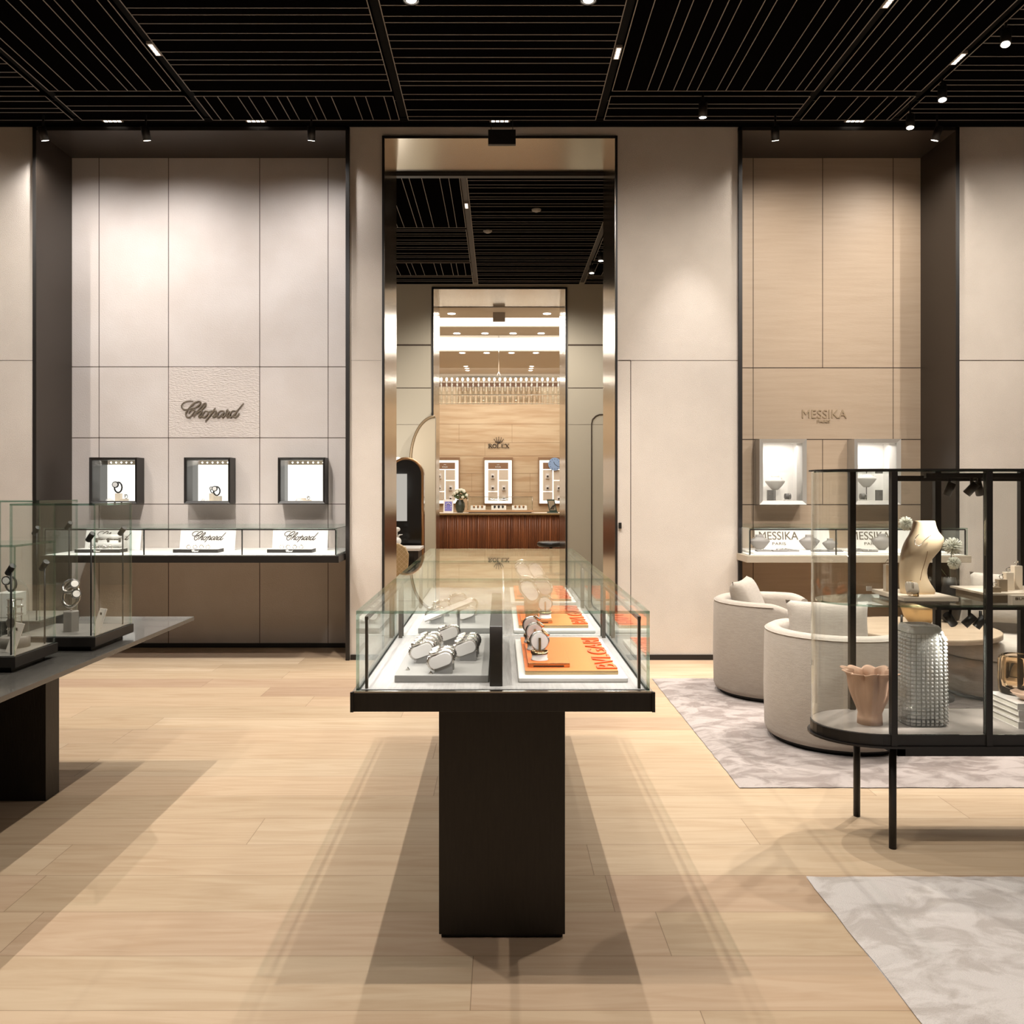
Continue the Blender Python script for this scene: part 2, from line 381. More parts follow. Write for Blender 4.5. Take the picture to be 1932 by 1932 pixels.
def cells(mb, x0, x1, z0, z1, y0, y1, holes, m=0):
    xs = sorted({x0, x1} | {h[i] for h in holes for i in (0, 1)}); zs = sorted({z0, z1} | {h[i] for h in holes for i in (2, 3)})
    for i in range(len(xs) - 1):
        for j in range(len(zs) - 1):
            cx = (xs[i] + xs[i + 1]) / 2; cz = (zs[j] + zs[j + 1]) / 2
            if any(h[0] < cx < h[1] and h[2] < cz < h[3] for h in holes): continue
            mb.box(xs[i], xs[i + 1], y0, y1, zs[j], zs[j + 1], m)
NL = (-3.945, -1.30, 0, 4.51); NR = (2.05, 3.88, 0, 4.51); PT = (-.99, .99, 0, 4.45)
b = MB(); cells(b, -6.5, 6.5, 0, ZC + .3, YW, YP, [NL, NR, PT])
jz = PZ(680, YW)
b.box(.99, 2.05, YW - .0008, YW + .01, jz - .002, jz + .002, 1); b.box(3.9, 6.5, YW - .0008, YW + .01, jz - .0035, jz + .0035, 1)
b.box(-6.5, -3.98, YW - .0008, YW + .01, jz - .002, jz + .002, 1); b.box(-1.27, -1.01, YW - .0008, YW + .01, jz - .001, jz + .001, 1)
dx = PX(1190, YW)
b.box(1.012, dx, YW - .001, YW + .01, jz - .004, jz + .004, 1); b.box(dx - .003, dx + .003, YW - .001, YW + .01, 0, jz, 1)
struct(b.build('wall_front', [M_wall, M_joint]))
b = MB(); b.box(1.012, 1.035, YW - .02, YW - .001, PZ(997, YW), PZ(986, YW)); tag(b.build('door_latch', M_black), 'small black latch on the concealed door edge beside the doorway', 'latch')
b = MB()
for x0, x1 in ((-6.5, -3.98), (-1.27, -1.01), (1.01, 2.02), (3.91, 6.5)): b.box(x0, x1, YW - .012, YW, 0, .045)
struct(b.build('baseboard_front', M_black))
b = MB(); b.box(-6.6, -6.5, -5, 24, 0, 4.9); struct(b.build('wall_left', M_wall))
b = MB(); b.box(6.5, 6.6, -5, 24, 0, 4.9); struct(b.build('wall_right', M_wall))
b = MB(); b.box(-6.5, 6.5, -5.1, -5, 0, 4.9); struct(b.build('wall_behind', M_wall))
# recess backs
BOXL = [(-3.70, -3.27), (-2.846, -2.43), (-2.0, -1.575)]; BZ = (1.326, 1.741)
BOXR = [(2.34, 2.765), (3.195, 3.615)]; BZR = (1.316, 1.908)
b = MB(); cells(b, NL[0], NL[1], 0, 4.51, YN, YP - .001, [(x0, x1, BZ[0], BZ[1]) for x0, x1 in BOXL])
def jline(b, px, y0, y1, m=1, t=.003):
    x = PX(px, YN); b.box(x - t, x + t, YN - .001, YN + .01, PZ(y1, YN), PZ(y0, YN), m)
def jh(b, x0, x1, py, m=1, t=.003):
    z = PZ(py, YN); b.box(x0, x1, YN - .001, YN + .01, z - t, z + t, m)
for px in (187, 318, 490, 619): jline(b, px, 297, 1221)
for py in (692, 826, 951): jh(b, NL[0], NL[1], py)
b.box(PX(318.6, YN), PX(489.4, YN), YN - .0009, YN + .01, PZ(825.4, YN), PZ(692.6, YN), 2)
b.box(NL[0], NL[1], YN - .012, YN, 0, .04, 3)
struct(b.build('wall_recess_left', [M_stone, M_joint, M_stoneR, M_black]))
b = MB(); cells(b, NR[0], NR[1], 0, 4.51, YN, YP - .001, [(x0, x1, BZR[0], BZR[1]) for x0, x1 in BOXR])
for px in (1421, 1685): jline(b, px, 297, 1221)
jline(b, 1552, 297, 694); jline(b, 1552, 829, 952)
for py in (694, 829, 952): jh(b, NR[0], NR[1], py, t=.004)
struct(b.build('wall_recess_right', [M_wood, M_joint]))
# recess linings and portal linings
def lining(name, n, y0, y1, mat, rim, proud=.012, wrim=.014, t=.01, bottom=False):
    x0, x1, z0, z1 = n; b = MB()
    b.box(x0, x0 + t, y0 - proud, y1, z0, z1, 0); b.box(x1 - t, x1, y0 - proud, y1, z0, z1, 0); b.box(x0, x1, y0 - proud, y1, z1 - t, z1, 0)
    b.box(x0 - wrim, x0 + .006, y0 - proud - .002, y0 + .01, z0, z1 + wrim, 1); b.box(x1 - .006, x1 + wrim, y0 - proud - .002, y0 + .01, z0, z1 + wrim, 1)
    b.box(x0 - wrim, x1 + wrim, y0 - proud - .002, y0 + .01, z1 - .006, z1 + wrim, 1)
    return struct(b.build(name, [mat, rim]))
lining('trim_1', NL, YW, YN, M_bronze, M_black, .03, .022)
lining('trim_2', NR, YW, YN, M_bronze, M_black, .03, .022)
lining('trim_3', PT, YW, YP + .005, M_steel, M_black, .012, .012)
b = MB(); b.box(-.98, .98, YP - .04, YP + .02, 4.41, 4.449); struct(b.build('trim_4', M_black))
# middle room
P2 = (-1.02, 1.01, 0, 4.52)
b = MB(); cells(b, -3.6, 3.6, 0, ZC + .3, Y2, Y2P, [P2])
for py, t in ((651, .012), (732, .006), (801, .002)): 
    z = PZ(py, Y2); b.box(-3.6, -1.05, Y2 - .002, Y2 + .01, z - t, z + t, 1); b.box(1.04, 3.6, Y2 - .002, Y2 + .01, z - t, z + t, 1)
struct(b.build('wall_middle', [M_wall2, M_joint]))
lining('trim_5', P2, Y2, Y2P, M_steel, M_black, .012, .02)
b = MB(); b.box(-3.7, -3.6, YP, Y2, 0, ZC + .2); struct(b.build('wall_middle_left', M_wall2))
b = MB(); b.box(3.6, 3.7, YP, Y2, 0, ZC + .2); struct(b.build('wall_middle_right', M_wall2))
# arched raised wall panel left and rounded door outline right in the middle room
def PM(px, py, D): p = P(px, py, D); return (p.x, p.z)
D_ = 12.75
arc = []
for k in range(13):
    a = PI / 2 * k / 12
    arc.append(PM(821 - 46 * math.sin(a), 868 - 82 * math.cos(a), D_))
poly = arc + [(PX(775, D_), 0.0), (PX(821, D_), 0.0)]
b = MB(); b.prism(poly, D_, Y2 - .005, 'y', 0); arch = struct(b.build('trim_6', pbr('pale_arch_panel', (176, 164, 142), .6)))
b = MB(); b.tube([(p[0], D_, p[1]) for p in arc] + [(PX(775, D_), D_, .02)], .022, 8); b.build('arch_edge', pbr('arch_edge', (140, 122, 96), .4, .3), arch)
pts = [P(1139 + 30, 782, Y2 - .01), P(1131, 782, Y2 - .01), P(1124, 785, Y2 - .01), P(1118, 791, Y2 - .01), P(1116, 800, Y2 - .01), Vector((PX(1116, Y2), Y2 - .01, .01))]
b = MB(); b.tube(pts, .009, 6); struct(b.build('door_1', M_joint))

# watch room behind the second doorway
YR = Y3
b = MB(); b.box(-6, 6, YR, YR + .2, 0, 4.17 + .1)
for py in (800, 835, 860, 893, 928): z = PZ(py, YR); b.box(-6, 6, YR - .003, YR + .01, z - .005, z + .005, 1)
for px, y0, y1 in ((866, 800, 835), (966, 800, 835), (915, 835, 860), (890, 893, 928), (1000, 893, 928)):
    x = PX(px, YR); b.box(x - .004, x + .004, YR - .003, YR + .01, PZ(y1, YR), PZ(y0, YR), 1)
struct(b.build('wall_back', [M_travert, pbr('stone_joint', (168, 138, 106), .7)]))
b = MB(); b.box(-6, 6, YR - .06, YR, 4.17, 4.27, 0)
struct(b.build('trim_7', pbr('walnut_frieze', (120, 86, 60), .5)))
b = MB()
b.box(-6, 6, Y2P, 15.05, 4.5, 4.6); b.box(-6, 6, 15.9, 16.77, 4.5, 4.6); b.box(-6, 6, 18.7, YR, 4.5, 4.6); b.box(-6, 6, YR - .05, YR + .2, 4.27, 4.6)
b.box(-6, 6, 15.05, 15.9, 4.82, 4.9); b.box(-6, 6, 16.77, 18.7, 4.82, 4.9)
b.box(-6, 6, 15.9, 15.93, 4.6, 4.82); b.box(-6, 6, 18.7, 18.73, 4.6, 4.82); b.box(-6, 6, 15.02, 15.05, 4.6, 4.82); b.box(-6, 6, 16.74, 16.77, 4.6, 4.82)
c3 = struct(b.build('ceiling', M_white_ceiling))
b = MB(); b.box(-6, 6, 15.88, 15.899, 4.52, 4.8); b.build('cove_light', M_em_cove, c3)
b = MB()
n = 24
for k in range(n):
    x0 = -3 + 6 * k / n; x1 = -3 + 6 * (k + 1) / n
    y0 = 18.68 - .02 * x0 * x0; y1 = 18.68 - .02 * x1 * x1
    b.face([b.v((x0, y0, 4.52)), b.v((x1, y1, 4.52)), b.v((x1, y1, 4.8)), b.v((x0, y0, 4.8))], 0)
b.build('cove_light', M_em_cove, c3)
b = MB(); b.box(-6.1, -6, Y2P, YR, 0, 4.9); struct(b.build('wall_back_left', M_travert))
b = MB(); b.box(6, 6.1, Y2P, YR, 0, 4.9); struct(b.build('wall_back_right', M_travert))

# ------------------------------------------------------------------ lamps on the ceiling
def cyl_spot(loc, target, energy, label, angle=60, blend=.8, color=WARM, on=True, r=.033, h=.11):
    t = thing('spotlight', label, 'spotlight', (loc[0], loc[1], ZC), 'black cylinder spotlights under the ceiling')
    d = (Vector(target) - Vector(loc)).normalized()
    c = Vector(loc)
    b = MB(); b.cyl((loc[0], loc[1], ZC + .03), (loc[0], loc[1], c.z + .02), .008, seg=8); b.build('stem', M_black, t)
    b = MB(); b.cyl(c - d * h * .5, c + d * h * .5, r, seg=20); b.build('housing', M_black, t)
    b = MB(); b.cyl(c + d * (h * .5 + .0005), c + d * (h * .5 + .002), r * .82, seg=20); b.build('lens', M_em, t)
    lamp('light', c + d * (h * .5 + .012), c + d * 3, energy, angle, blend, color, .03, t)
    return t
K = 1.0
# track spots over the two recesses
cyl_spot((-3.78, 7.02, 4.40), (-3.55, 7.80, 2.4), 58 * K, 'black cylinder spotlight at the left end of the left wall recess', 140, blend=1.0, color=COOL)
cyl_spot((-2.93, 7.02, 4.40), (-2.85, 7.80, 2.4), 58 * K, 'black cylinder spotlight above the middle-left of the left wall recess', 140, blend=1.0, color=COOL)
cyl_spot((-1.56, 7.02, 4.40), (-1.75, 7.80, 2.4), 62 * K, 'black cylinder spotlight at the right end of the left wall recess', 140, blend=1.0, color=COOL)
cyl_spot((2.28, 7.02, 4.40), (2.6, 7.80, 2.4), 42 * K, 'black cylinder spotlight at the left end of the right wall recess', 140, blend=1.0, color=WARM)
cyl_spot((3.62, 7.02, 4.40), (3.2, 7.80, 2.4), 55 * K, 'black cylinder spotlight at the right end of the right wall recess', 140, blend=1.0, color=WARM)
cyl_spot((1.60, 6.68, 4.44), (1.62, 7.1, 1.0), 160 * K, 'lone black cylinder spotlight right of the doorway', 44, color=COOL)
cyl_spot((3.32, 6.86, 4.43), (3.0, 6.3, .5), 260 * K, 'lower tilted spotlight near the right recess corner', 55)
cyl_spot((3.35, 6.42, 4.45), (3.0, 5.6, .5), 260 * K, 'middle one of the three bright spotlights at upper right', 60)
cyl_spot((3.36, 5.63, 4.45), (2.4, 4.4, .5), 380 * K, 'topmost bright spotlight in the upper right corner', 60)
# round lamps above the central case (their bulbs look down the room)
for i, (x, y) in enumerate(((-.56, 5.36), (.56, 5.36))):
    t = thing('downlight', 'bright round downlight at the top edge of the picture, %s of the pair' % ('left' if i == 0 else 'right'), 'downlight', (x, y, ZC))
    b = MB(); b.lathe([(.055, 0), (.055, .06), (.045, .06), (.045, .004), (.05, 0)], (x, y, ZC - .012), 24, caps=False); b.build('trim_ring', M_black, t)
    b = MB(); b.sphere((x, y, ZC + .0), .035, 16, 8, sz=.5); b.build('bulb', M_em, t)
    lamp('light', (x, y, ZC - .03), (x * .8, y - .5, 0), 250 * K, 105, .5, WARM, .015, t)
for (x, y, e) in ((-.56, 2.2, 185), (.56, 2.2, 185), (-2.5, 5.2, 300), (-2.5, 2.0, 200), (2.2, 4.4, 150), (2.48, 1.8, 130), (0, -2.5, 50), (-4.8, 3.0, 35), (4.8, 3.2, 100), (4.3, 5.2, 100)):
    lamp('ceiling_lamp_and_fill', (x, y, ZC - .03), (x, y + .15, 0), e * K, 110, .6, WARM, .015)  # some placed from cast shadows, the rest unseen fill added without fittings
for (x, y, tx, e, c, ang) in ((-4.5, 5.2, -4.35, 170, WARM, 90), (4.5, 5.2, 4.4, 200, WARM, 90), (1.5, 5.0, 1.5, 150, WARM, 80), (-1.2, 5.0, -1.2, 90, WARM, 50), (-2.4, 4.3, -2.7, 300, COOL, 76), (2.9, 4.3, 2.9, 270, WARM, 74), (.2, 3.6, .2, 120, WARM, 60)):
    lamp('wall_wash_fill', (x, y, ZC - .03), (tx, YW, 2.1), e * K, ang, .9, c, .03)  # unseen wash lights added to brighten and even out the front wall
# small four-cell recessed lamps in the channels
def led(loc, along, label, energy=0, yoff=.0, p=None):
    x, y = loc; z = ZC + .01
    t = thing('recessed_lamp', label, 'recessed lamp', (x, y, z), 'four-cell recessed lamps in the ceiling channels')
    L_, W_ = .17, .046
    sx, sy = (L_, W_) if along == 'x' else (W_, L_)
    b = MB(); b.box(x - sx / 2, x + sx / 2, y - sy / 2, y + sy / 2, z + .002, z + .02); b.build('frame', pbr('lamp_frame', (150, 140, 130), .5), t)
    for k in range(4):
        o = (k - 1.5) * .038
        cx, cy_ = (x + o, y) if along == 'x' else (x, y + o)
        b = MB(); b.box(cx - .014, cx + .014, cy_ - .014, cy_ + .014, z - .001, z + .0015); b.build('led_cell', M_em_led, t)
    if energy: lamp('light', (x, y, z - .01), (x, y + yoff, 0), energy, 70, .8, WARM, .03, t)
    return t
led((-2.445, 6.0), 'y', 'small recessed lamp in the left slatted ceiling channel', 150)
led((.84, 6.05), 'y', 'small recessed lamp in the channel right of the central ceiling panel', 150)
led((3.315, 6.13), 'y', 'small recessed lamp in the far right ceiling channel below the brightest spotlight', 120)
led((2.485, 5.4), 'y', 'small recessed lamp at the top edge right of centre', 150)
led((-3.27, 7.16), 'x', 'small recessed lamp above the left end of the left recess', 20)
led((-2.06, 7.16), 'x', 'small recessed lamp above the middle of the left recess', 20)
led((0, 7.16), 'x', 'small recessed lamp above the hanging black box', 60)
led((3.0, 7.16), 'x', 'small recessed lamp above the right recess', 20)
led((0, 8.56), 'x', 'nearest small recessed lamp in the ceiling of the room beyond the doorway', 60)
led((.01, 10.1), 'x', 'farther small recessed lamp in the ceiling of the room beyond the doorway', 60)
led((-.366, 9.3), 'y', 'small recessed lamp in the channel of the room beyond the doorway', 60)
for (x, y, l) in ((.405, 9.39, 'small round sensor on the dark ceiling beyond the doorway, right'), (-.146, 10.16, 'larger round sensor on the dark ceiling beyond the doorway, left')):
    b = MB(); b.lathe([(.055, 0), (.05, -.02), (.02, -.035)], (x, y, ZC + .01), 20); tag(b.build('smoke_detector', pbr('grey_plastic', (150, 145, 138), .6)), l, 'smoke detector')
for (x, y, l) in ((1.31, 11.0, 'upper bright spotlight at the right of the ceiling beyond the doorway'), (1.26, 11.62, 'lower bright spotlight at the right of the ceiling beyond the doorway')):
    t = thing('spotlight', l, 'spotlight', (x, y, ZC)); z = 4.47
    b = MB(); b.cyl((x, y, ZC + .03), (x, y, z), .008, seg=6); b.build('stem', M_black, t)
    b = MB(); b.cyl((x, y, z + .05), (x, y, z - .05), .035, seg=12); b.build('housing', M_black, t)
    b = MB(); b.cyl((x, y, z - .051), (x, y, z - .054), .03, seg=12); b.build('lens', M_em, t)
# hanging black sign box in front of the doorway
x0, x1 = PX(921, 7.08), PX(973, 7.08); z0, z1 = PZ(274, 7.08), PZ(246, 7.08)
t = thing('hanging_sign_box', 'black box sign seen from behind, hanging over the doorway', 'sign', ((x0 + x1) / 2, 7.08, z1))
b = MB(); b.box(x0, x1, 7.06, 7.10, z0, z1); b.build('housing', M_black, t, bevel=.003)
for xx in (x0 + .025, x1 - .025):
    b = MB(); b.cyl((xx, 7.08, z1), (xx, 7.08, ZC + .05), .003, seg=6); b.build('hanger', M_black, t)

# middle and back room light
lamp('middle_room_light', (-.9, 9.6, 4.5), (-.9, 10.9, 0.6), 210, 130, .6, WARM, .05)
lamp('middle_room_light', (.9, 10.6, 4.5), (.9, 12.0, 0.6), 210, 130, .6, WARM, .05)
lamp('middle_room_light', (0, 11.9, 4.5), (0, 12.9, .6), 130, 140, .6, WARM, .05)
area('back_room_light', (0, 16.4, 4.45), (0, 0, 0), 5, 3.5, 270, WARM)
area('back_room_light', (0, 20.6, 4.2), (math.radians(25), 0, 0), 5, 1.5, 80, WARM)

# ------------------------------------------------------------------ rugs
M_rug = rug_mat('greige_pile', (146, 133, 127), (186, 175, 170)); M_rug2 = rug_mat('pale_pile', (184, 175, 169), (210, 203, 199))
def rug(x0, x1, y0, y1, mat, label):
    b = MB(); nx, ny = 60, 40; top = []
    for j in range(ny + 1):
        row = []
        for i in range(nx + 1):
            e = 1 if i in (0, nx) or j in (0, ny) else 0
            row.append(b.v((x0 + (x1 - x0) * i / nx + (random.uniform(-.004, .004) if e else 0), y0 + (y1 - y0) * j / ny + (random.uniform(-.004, .004) if e else 0), .004 if e else .017 + random.uniform(0, .003))))
        top.append(row)
    for j in range(ny):
        for i in range(nx): b.face([top[j][i], top[j][i + 1], top[j + 1][i + 1], top[j + 1][i]], 0, True)
    bot = [b.v((x0, y0, .001)), b.v((x1, y0, .001)), b.v((x1, y1, .001)), b.v((x0, y1, .001))]
    b.face(bot, 0)
    return tag(b.build('rug', mat), label, 'rug')
rug(1.165, 4.9, 4.12, 6.5, M_rug, 'large mottled greige rug under the armchairs')
rug(1.145, 4.6, -.6, 3.17, M_rug2, 'pale mottled silvery rug in the lower right corner')

# ------------------------------------------------------------------ wrist watches and stands (prototypes)
def stadium(wd, ht, n=10, cx=0, cz=0, rot=0):
    r = ht / 2; out = []
    for s, a0 in ((1, -PI / 2), (-1, PI / 2)):
        for k in range(n + 1):
            a = a0 + PI * k / n; x = s * (wd / 2 - r) + r * math.cos(a); z = r * math.sin(a)
            out.append((cx + x * math.cos(rot) - z * math.sin(rot), cz + x * math.sin(rot) + z * math.cos(rot)))
    return out
def make_watch(label, cat='watch', rot=math.radians(20), wd=.070, ht=.036, zc=.04, strap=None, case=M_chrome, dial=M_dial, name='wristwatch'):
    t = thing(name, label, cat)
    pts = stadium(wd + .008, ht + .008, 10, 0, zc, rot)
    n = len(pts)
    b = MB(); b.tube([(p[0], 0, p[1]) for p in pts], .0055, 6, closed=True, up=(0, 1, 0), flat=1.0)
    for v in b.bm.verts: v.co.y *= 1.7
    # link bumps
    for i in range(0, n, 1):
        p = pts[i]; b.sphere((p[0], 0, p[1]), .0068, 6, 4, sy=1.3)
    b.build('bracelet', strap or case, t)
    cx = -math.sin(rot) * (ht / 2 + .010) - .012 * math.cos(rot); cz = zc + math.cos(rot) * (ht / 2 + .010) - .012 * math.sin(rot)
    nrm = Vector((-math.sin(rot), 0, math.cos(rot)))
    c = Vector((cx, 0, cz))
    b = MB(); b.cyl(c - nrm * .004, c + nrm * .005, .017, .015, 20); b.build('case', case, t)
    b = MB(); b.cyl(c + nrm * .0051, c + nrm * .0056, .0125, seg=20); b.build('dial', dial, t)
    return t
def make_cushion(label, rot=math.radians(20), wd=.070, ht=.036, zc=.04, dep=.040, mat=M_pad, post=M_greytray):
    t = thing('watch_cushion', label, 'watch cushion')
    b = MB(); b.prism(stadium(wd, ht, 10, 0, zc, rot), -dep / 2, dep / 2, 'y', 0, True); b.build('pad', mat, t)
    b = MB(); b.prism([(-.018, 0), (.036, 0), (.036, zc + .006), (-.018, zc - .016)], -dep * .35, dep * .35, 'y'); b.build('post', post, t)
    return t
ZD = .87     # display deck of the central case
TRZ = ZD + .022
w0 = make_watch('steel bracelet watch on the frontmost cushion of the grey tray')
c0 = make_cushion('pale oval watch cushion at the front centre of the grey tray')
spots = [(-.18, 2.585, 'front centre'), (-.178, 2.64, 'front centre, second back'), (-.251, 2.74, 'front of the left row'), (-.247, 2.795, 'second in the left row'), (-.243, 2.85, 'third in the left row'), (-.239, 2.905, 'rear of the left row'),
         (-.113, 2.78, 'front of the right row'), (-.11, 2.835, 'second in the right row'), (-.107, 2.89, 'rear of the right row'), (-.185, 3.06, 'rear centre alone')]
def place_pair(i, x, y, z, where, wl, cl, grp, first, wp=None, cp=None):
    wp = wp or w0; cp = cp or c0
    if first:
        wp.location = (x, y, z); cp.location = (x, y, z); wp['label'] = wl; cp['label'] = cl; wp['group'] = 'watches ' + grp; cp['group'] = 'watch cushions ' + grp
    else:
        dup(wp, (x, y, z), label=wl, group='watches ' + grp); dup(cp, (x, y, z), label=cl, group='watch cushions ' + grp)
for i, (x, y, wh) in enumerate(spots):
    place_pair(i, x, y, TRZ, wh, 'jewelled steel watch on the front grey tray, %s' % wh, 'pale oval watch cushion on the front grey tray, %s' % wh, 'on the front grey tray', i == 0)
for i, (x, y, wh) in enumerate(((-.27, 3.55, 'front left'), (-.14, 3.57, 'front right'), (-.26, 3.75, 'middle left'), (-.14, 3.80, 'middle right'), (-.2, 4.0, 'rear'))):
    place_pair(i, x, y, TRZ, wh, 'steel watch on the second grey tray, %s' % wh, 'pale oval watch cushion on the second grey tray, %s' % wh, 'on the second grey tray', False)

# ------------------------------------------------------------------ central display case
XL, XR = -.415, .433; SX0, SX1 = -.426, .4425; Y0 = 2.45; YS = [2.45, 3.345, 4.18, 5.045]; ZT = 1.10
t = thing('display_case', 'long glass-topped display case on a dark pedestal in the centre of the room', 'display case', (.007, 3.7, 0))
b = MB(); b.box(-.197, .211, 2.742, 4.75, .012, .812); b.box(-.19, .204, 2.75, 4.74, 0, .012); b.build('pedestal', M_darkwood, t, bevel=.002)
b = MB(); b.box(SX0, SX1, 2.436, 5.06, .812, .866); b.build('base_slab', M_darkwood, t, bevel=.0015)
b = MB(); b.box(SX0 - .003, SX0 + .006, 2.43, 2.44, .812, .869); b.box(SX1 - .006, SX1 + .003, 2.43, 2.44, .812, .869); b.build('corner_trim', M_black, t)
b = MB(); b.box(XL + .012, XR - .012, Y0 + .012, YS[3] - .01, .866, ZD); b.build('deck', M_deck, t)
b = MB()
for (x0, x1, y0, y1) in ((SX0 + .002, SX1 - .002, 2.437, 2.449), (SX0 + .002, XL - .001, 2.45, 5.05), (XR + .001, SX1 - .002, 2.45, 5.05)): b.box(x0, x1, y0, y1, .866, .8705)
b.build('rim', M_chrome, t)
g = .008
b = MB(); b.pane(XL, XR, Y0, Y0 + g, .866, ZT - g); b.build('front_pane', GL, t)
b = MB(); b.pane(XL, XR, YS[3] - g, YS[3], .866, ZT - g); b.build('rear_pane', GL, t)
for i in range(3):
    y0, y1 = YS[i] + (g if i == 0 else .001), YS[i + 1] - (g if i == 2 else .001)
    b = MB(); b.pane(XL, XL + g, y0, y1, .866, ZT - g); b.build('side_pane', GL, t)
    b = MB(); b.pane(XR - g, XR, y0, y1, .866, ZT - g); b.build('side_pane', GL, t)
    b = MB(); b.pane(XL, XR, YS[i] if i == 0 else YS[i] + .001, YS[i + 1] - .001 if i < 2 else YS[i + 1], ZT - g, ZT); b.build('top_pane', GT, t)
for i in (1, 2):
    b = MB(); b.pane(XL + .03, XR - .03, YS[i] - .003, YS[i] + .003, ZD + .004, ZT - g - .012); b.build('divider_pane', GL, t)
M_rail = pbr('grey_rail', (104, 98, 90), .4, .5)
for i, yy in enumerate(YS):
    for s in (XL + .026, XR - .026):
        for k in ((0, .012), (1, 0), (2, 0), (3, -.02)):
            pass
        y_ = yy + (.03 if i == 0 else (-.03 if i == 3 else 0))
        for dy in ((0,) if i in (0, 3) else (-.022, .022)):
            b = MB(); hwp = .004 if i in (0, 3) else .007; b.box(s - hwp, s + hwp, y_ + dy - .006, y_ + dy + .006, ZD, ZT - g - .022); b.build('post', M_rail, t)
for i in range(3):
    for s in (XL + .026, XR - .026):
        b = MB(); b.box(s - .005, s + .005, YS[i] + .024, YS[i + 1] - .024, ZT - g - .022, ZT - g - .012); b.build('light_rail', M_rail, t)
        area('rail_and_fill_light', (s, (YS[i] + YS[i + 1]) / 2, ZT - g - .026), (0, math.radians(-22 if s < 0 else 22), 0), .006, .8, 1.15, COOL, t, 150)
area('rail_and_fill_light', (.009, Y0 + .03, ZT - g - .02), (math.radians(48), 0, 0), .78, .006, .9, COOL, t)  # added strip with no rail here, brightens the cushion faces
for i in (1, 2): area('rail_and_fill_light', (.009, YS[i] + .03, ZT - g - .02), (math.radians(48), 0, 0), .78, .006, .8, COOL, t)  # same added fill behind each divider
b = MB(); b.box(-.03, .008, 2.5, 3.30, ZD, ZD + .178); tag(b.build('black_partition', M_black, bevel=.002), 'tall black block dividing the front section of the central case', 'partition')
b = MB(); b.box(.012, .018, 3.40, 4.15, ZD, ZD + .19); tag(b.build('white_partition', M_white), 'thin white upright partition in the middle section of the central case', 'partition')
b = MB(); b.box(-.317, -.034, 2.55, 3.20, ZD, TRZ); tag(b.build('display_tray', M_greytray, bevel=.002), 'grey suede display tray at the front left of the central case', 'tray')
b = MB(); b.box(-.33, -.02, 3.42, 4.12, ZD, TRZ); tag(b.build('display_tray', M_greytray, bevel=.002), 'grey suede display tray in the middle section of the central case', 'tray')
t = thing('tilted_display_board', 'long white tilted board standing behind the front grey tray', 'display board', (-.2, 3.28, ZD))
b = MB(); b.M = Matrix.Translation((-.2, 3.29, ZD + .115)) @ Matrix.Rotation(math.radians(-22), 4, 'Y') @ Matrix.Rotation(math.radians(25), 4, 'X')
b.box(-.10, .10, -.018, .018, -.004, .004); b.build('board', M_white, t, bevel=.002)
b = MB(); b.box(-.165, -.155, 3.285, 3.295, ZD, ZD + .115); b.build('stand', M_greytray, t)
# small triangular price wedges
for (x, y, l) in ((-.285, 2.62, 'left of the front cushion'), (-.21, 2.565, 'in front of the front cushion'), (-.165, 2.7, 'behind the front cushion')):
    b = MB(); b.prism([(x - .006, TRZ), (x + .006, TRZ), (x, TRZ + .009)], y, y + .012, 'y'); tag(b.build('price_wedge', M_chrome), 'tiny metal price wedge on the front grey tray, ' + l, 'price wedge')
# orange displays
def orange_set(y0, where, mir=False):
    b = MB(); b.box(.056, .386, y0, y0 + .66, ZD, ZD + .015); tag(b.build('display_tray', M_white, bevel=.004, bseg=3), 'white rounded tray under an orange board, %s section' % where, 'tray')
    t = thing('orange_display_board', 'orange suede board with letters in the %s section of the case' % where, 'display board', (.22, y0 + .3, ZD + .015))
    b = MB(); b.box(.078, .362, y0 + .04, y0 + .63, ZD + .015, ZD + .027, 0, 1); b.build('board', [M_brass, M_orange], t)
    b = MB(); text_into(b, 'BVLGARI', (.332, y0 + .33, ZD + .0272), (0, 1, 0), (-1, 0, 0), .53, .064, .004, bold=.004); b.build('lettering', M_orange2, t)
    t = thing('orange_riser', 'small orange riser with brass edge in the %s section' % where, 'riser', (.15, y0 + .3, ZD + .027))
    b = MB(); b.box(.088, .218, y0 + .09, y0 + .5, ZD + .027, ZD + .041, 0, 1); b.build('riser', [M_brass, M_orange], t, bevel=.0015)
    b = MB(); b.box(.105, .2, y0 + .0885, y0 + .0905, ZD + .029, ZD + .0325); b.build('slot', M_black, t)
orange_set(2.55, 'front'); orange_set(3.42, 'middle'); orange_set(4.26, 'rear')
def disc_stand(label, h=.06):
    t = thing('disc_watch_stand', label, 'watch stand')
    b = MB(); b.lathe([(.027, 0), (.027, .003), (.0245, .004), (.0245, .02), (.021, .021)], (0, 0, 0), 28, 0); b.build('plinth', M_pad, t)
    b = MB(); b.lathe([(.0275, .021), (.0275, .029), (.024, .029), (.024, .021)], (0, 0, 0), 28, caps=False); b.build('ring', M_brass, t)
    b = MB(); b.box(-.0035, .0035, -.019, -.0125, .02, h + .012); b.build('post', M_brass, t)
    b = MB(); b.cyl((0, -.012, h), (0, .02, h), .026, seg=32); b.build('disc', M_pad, t)
    return t
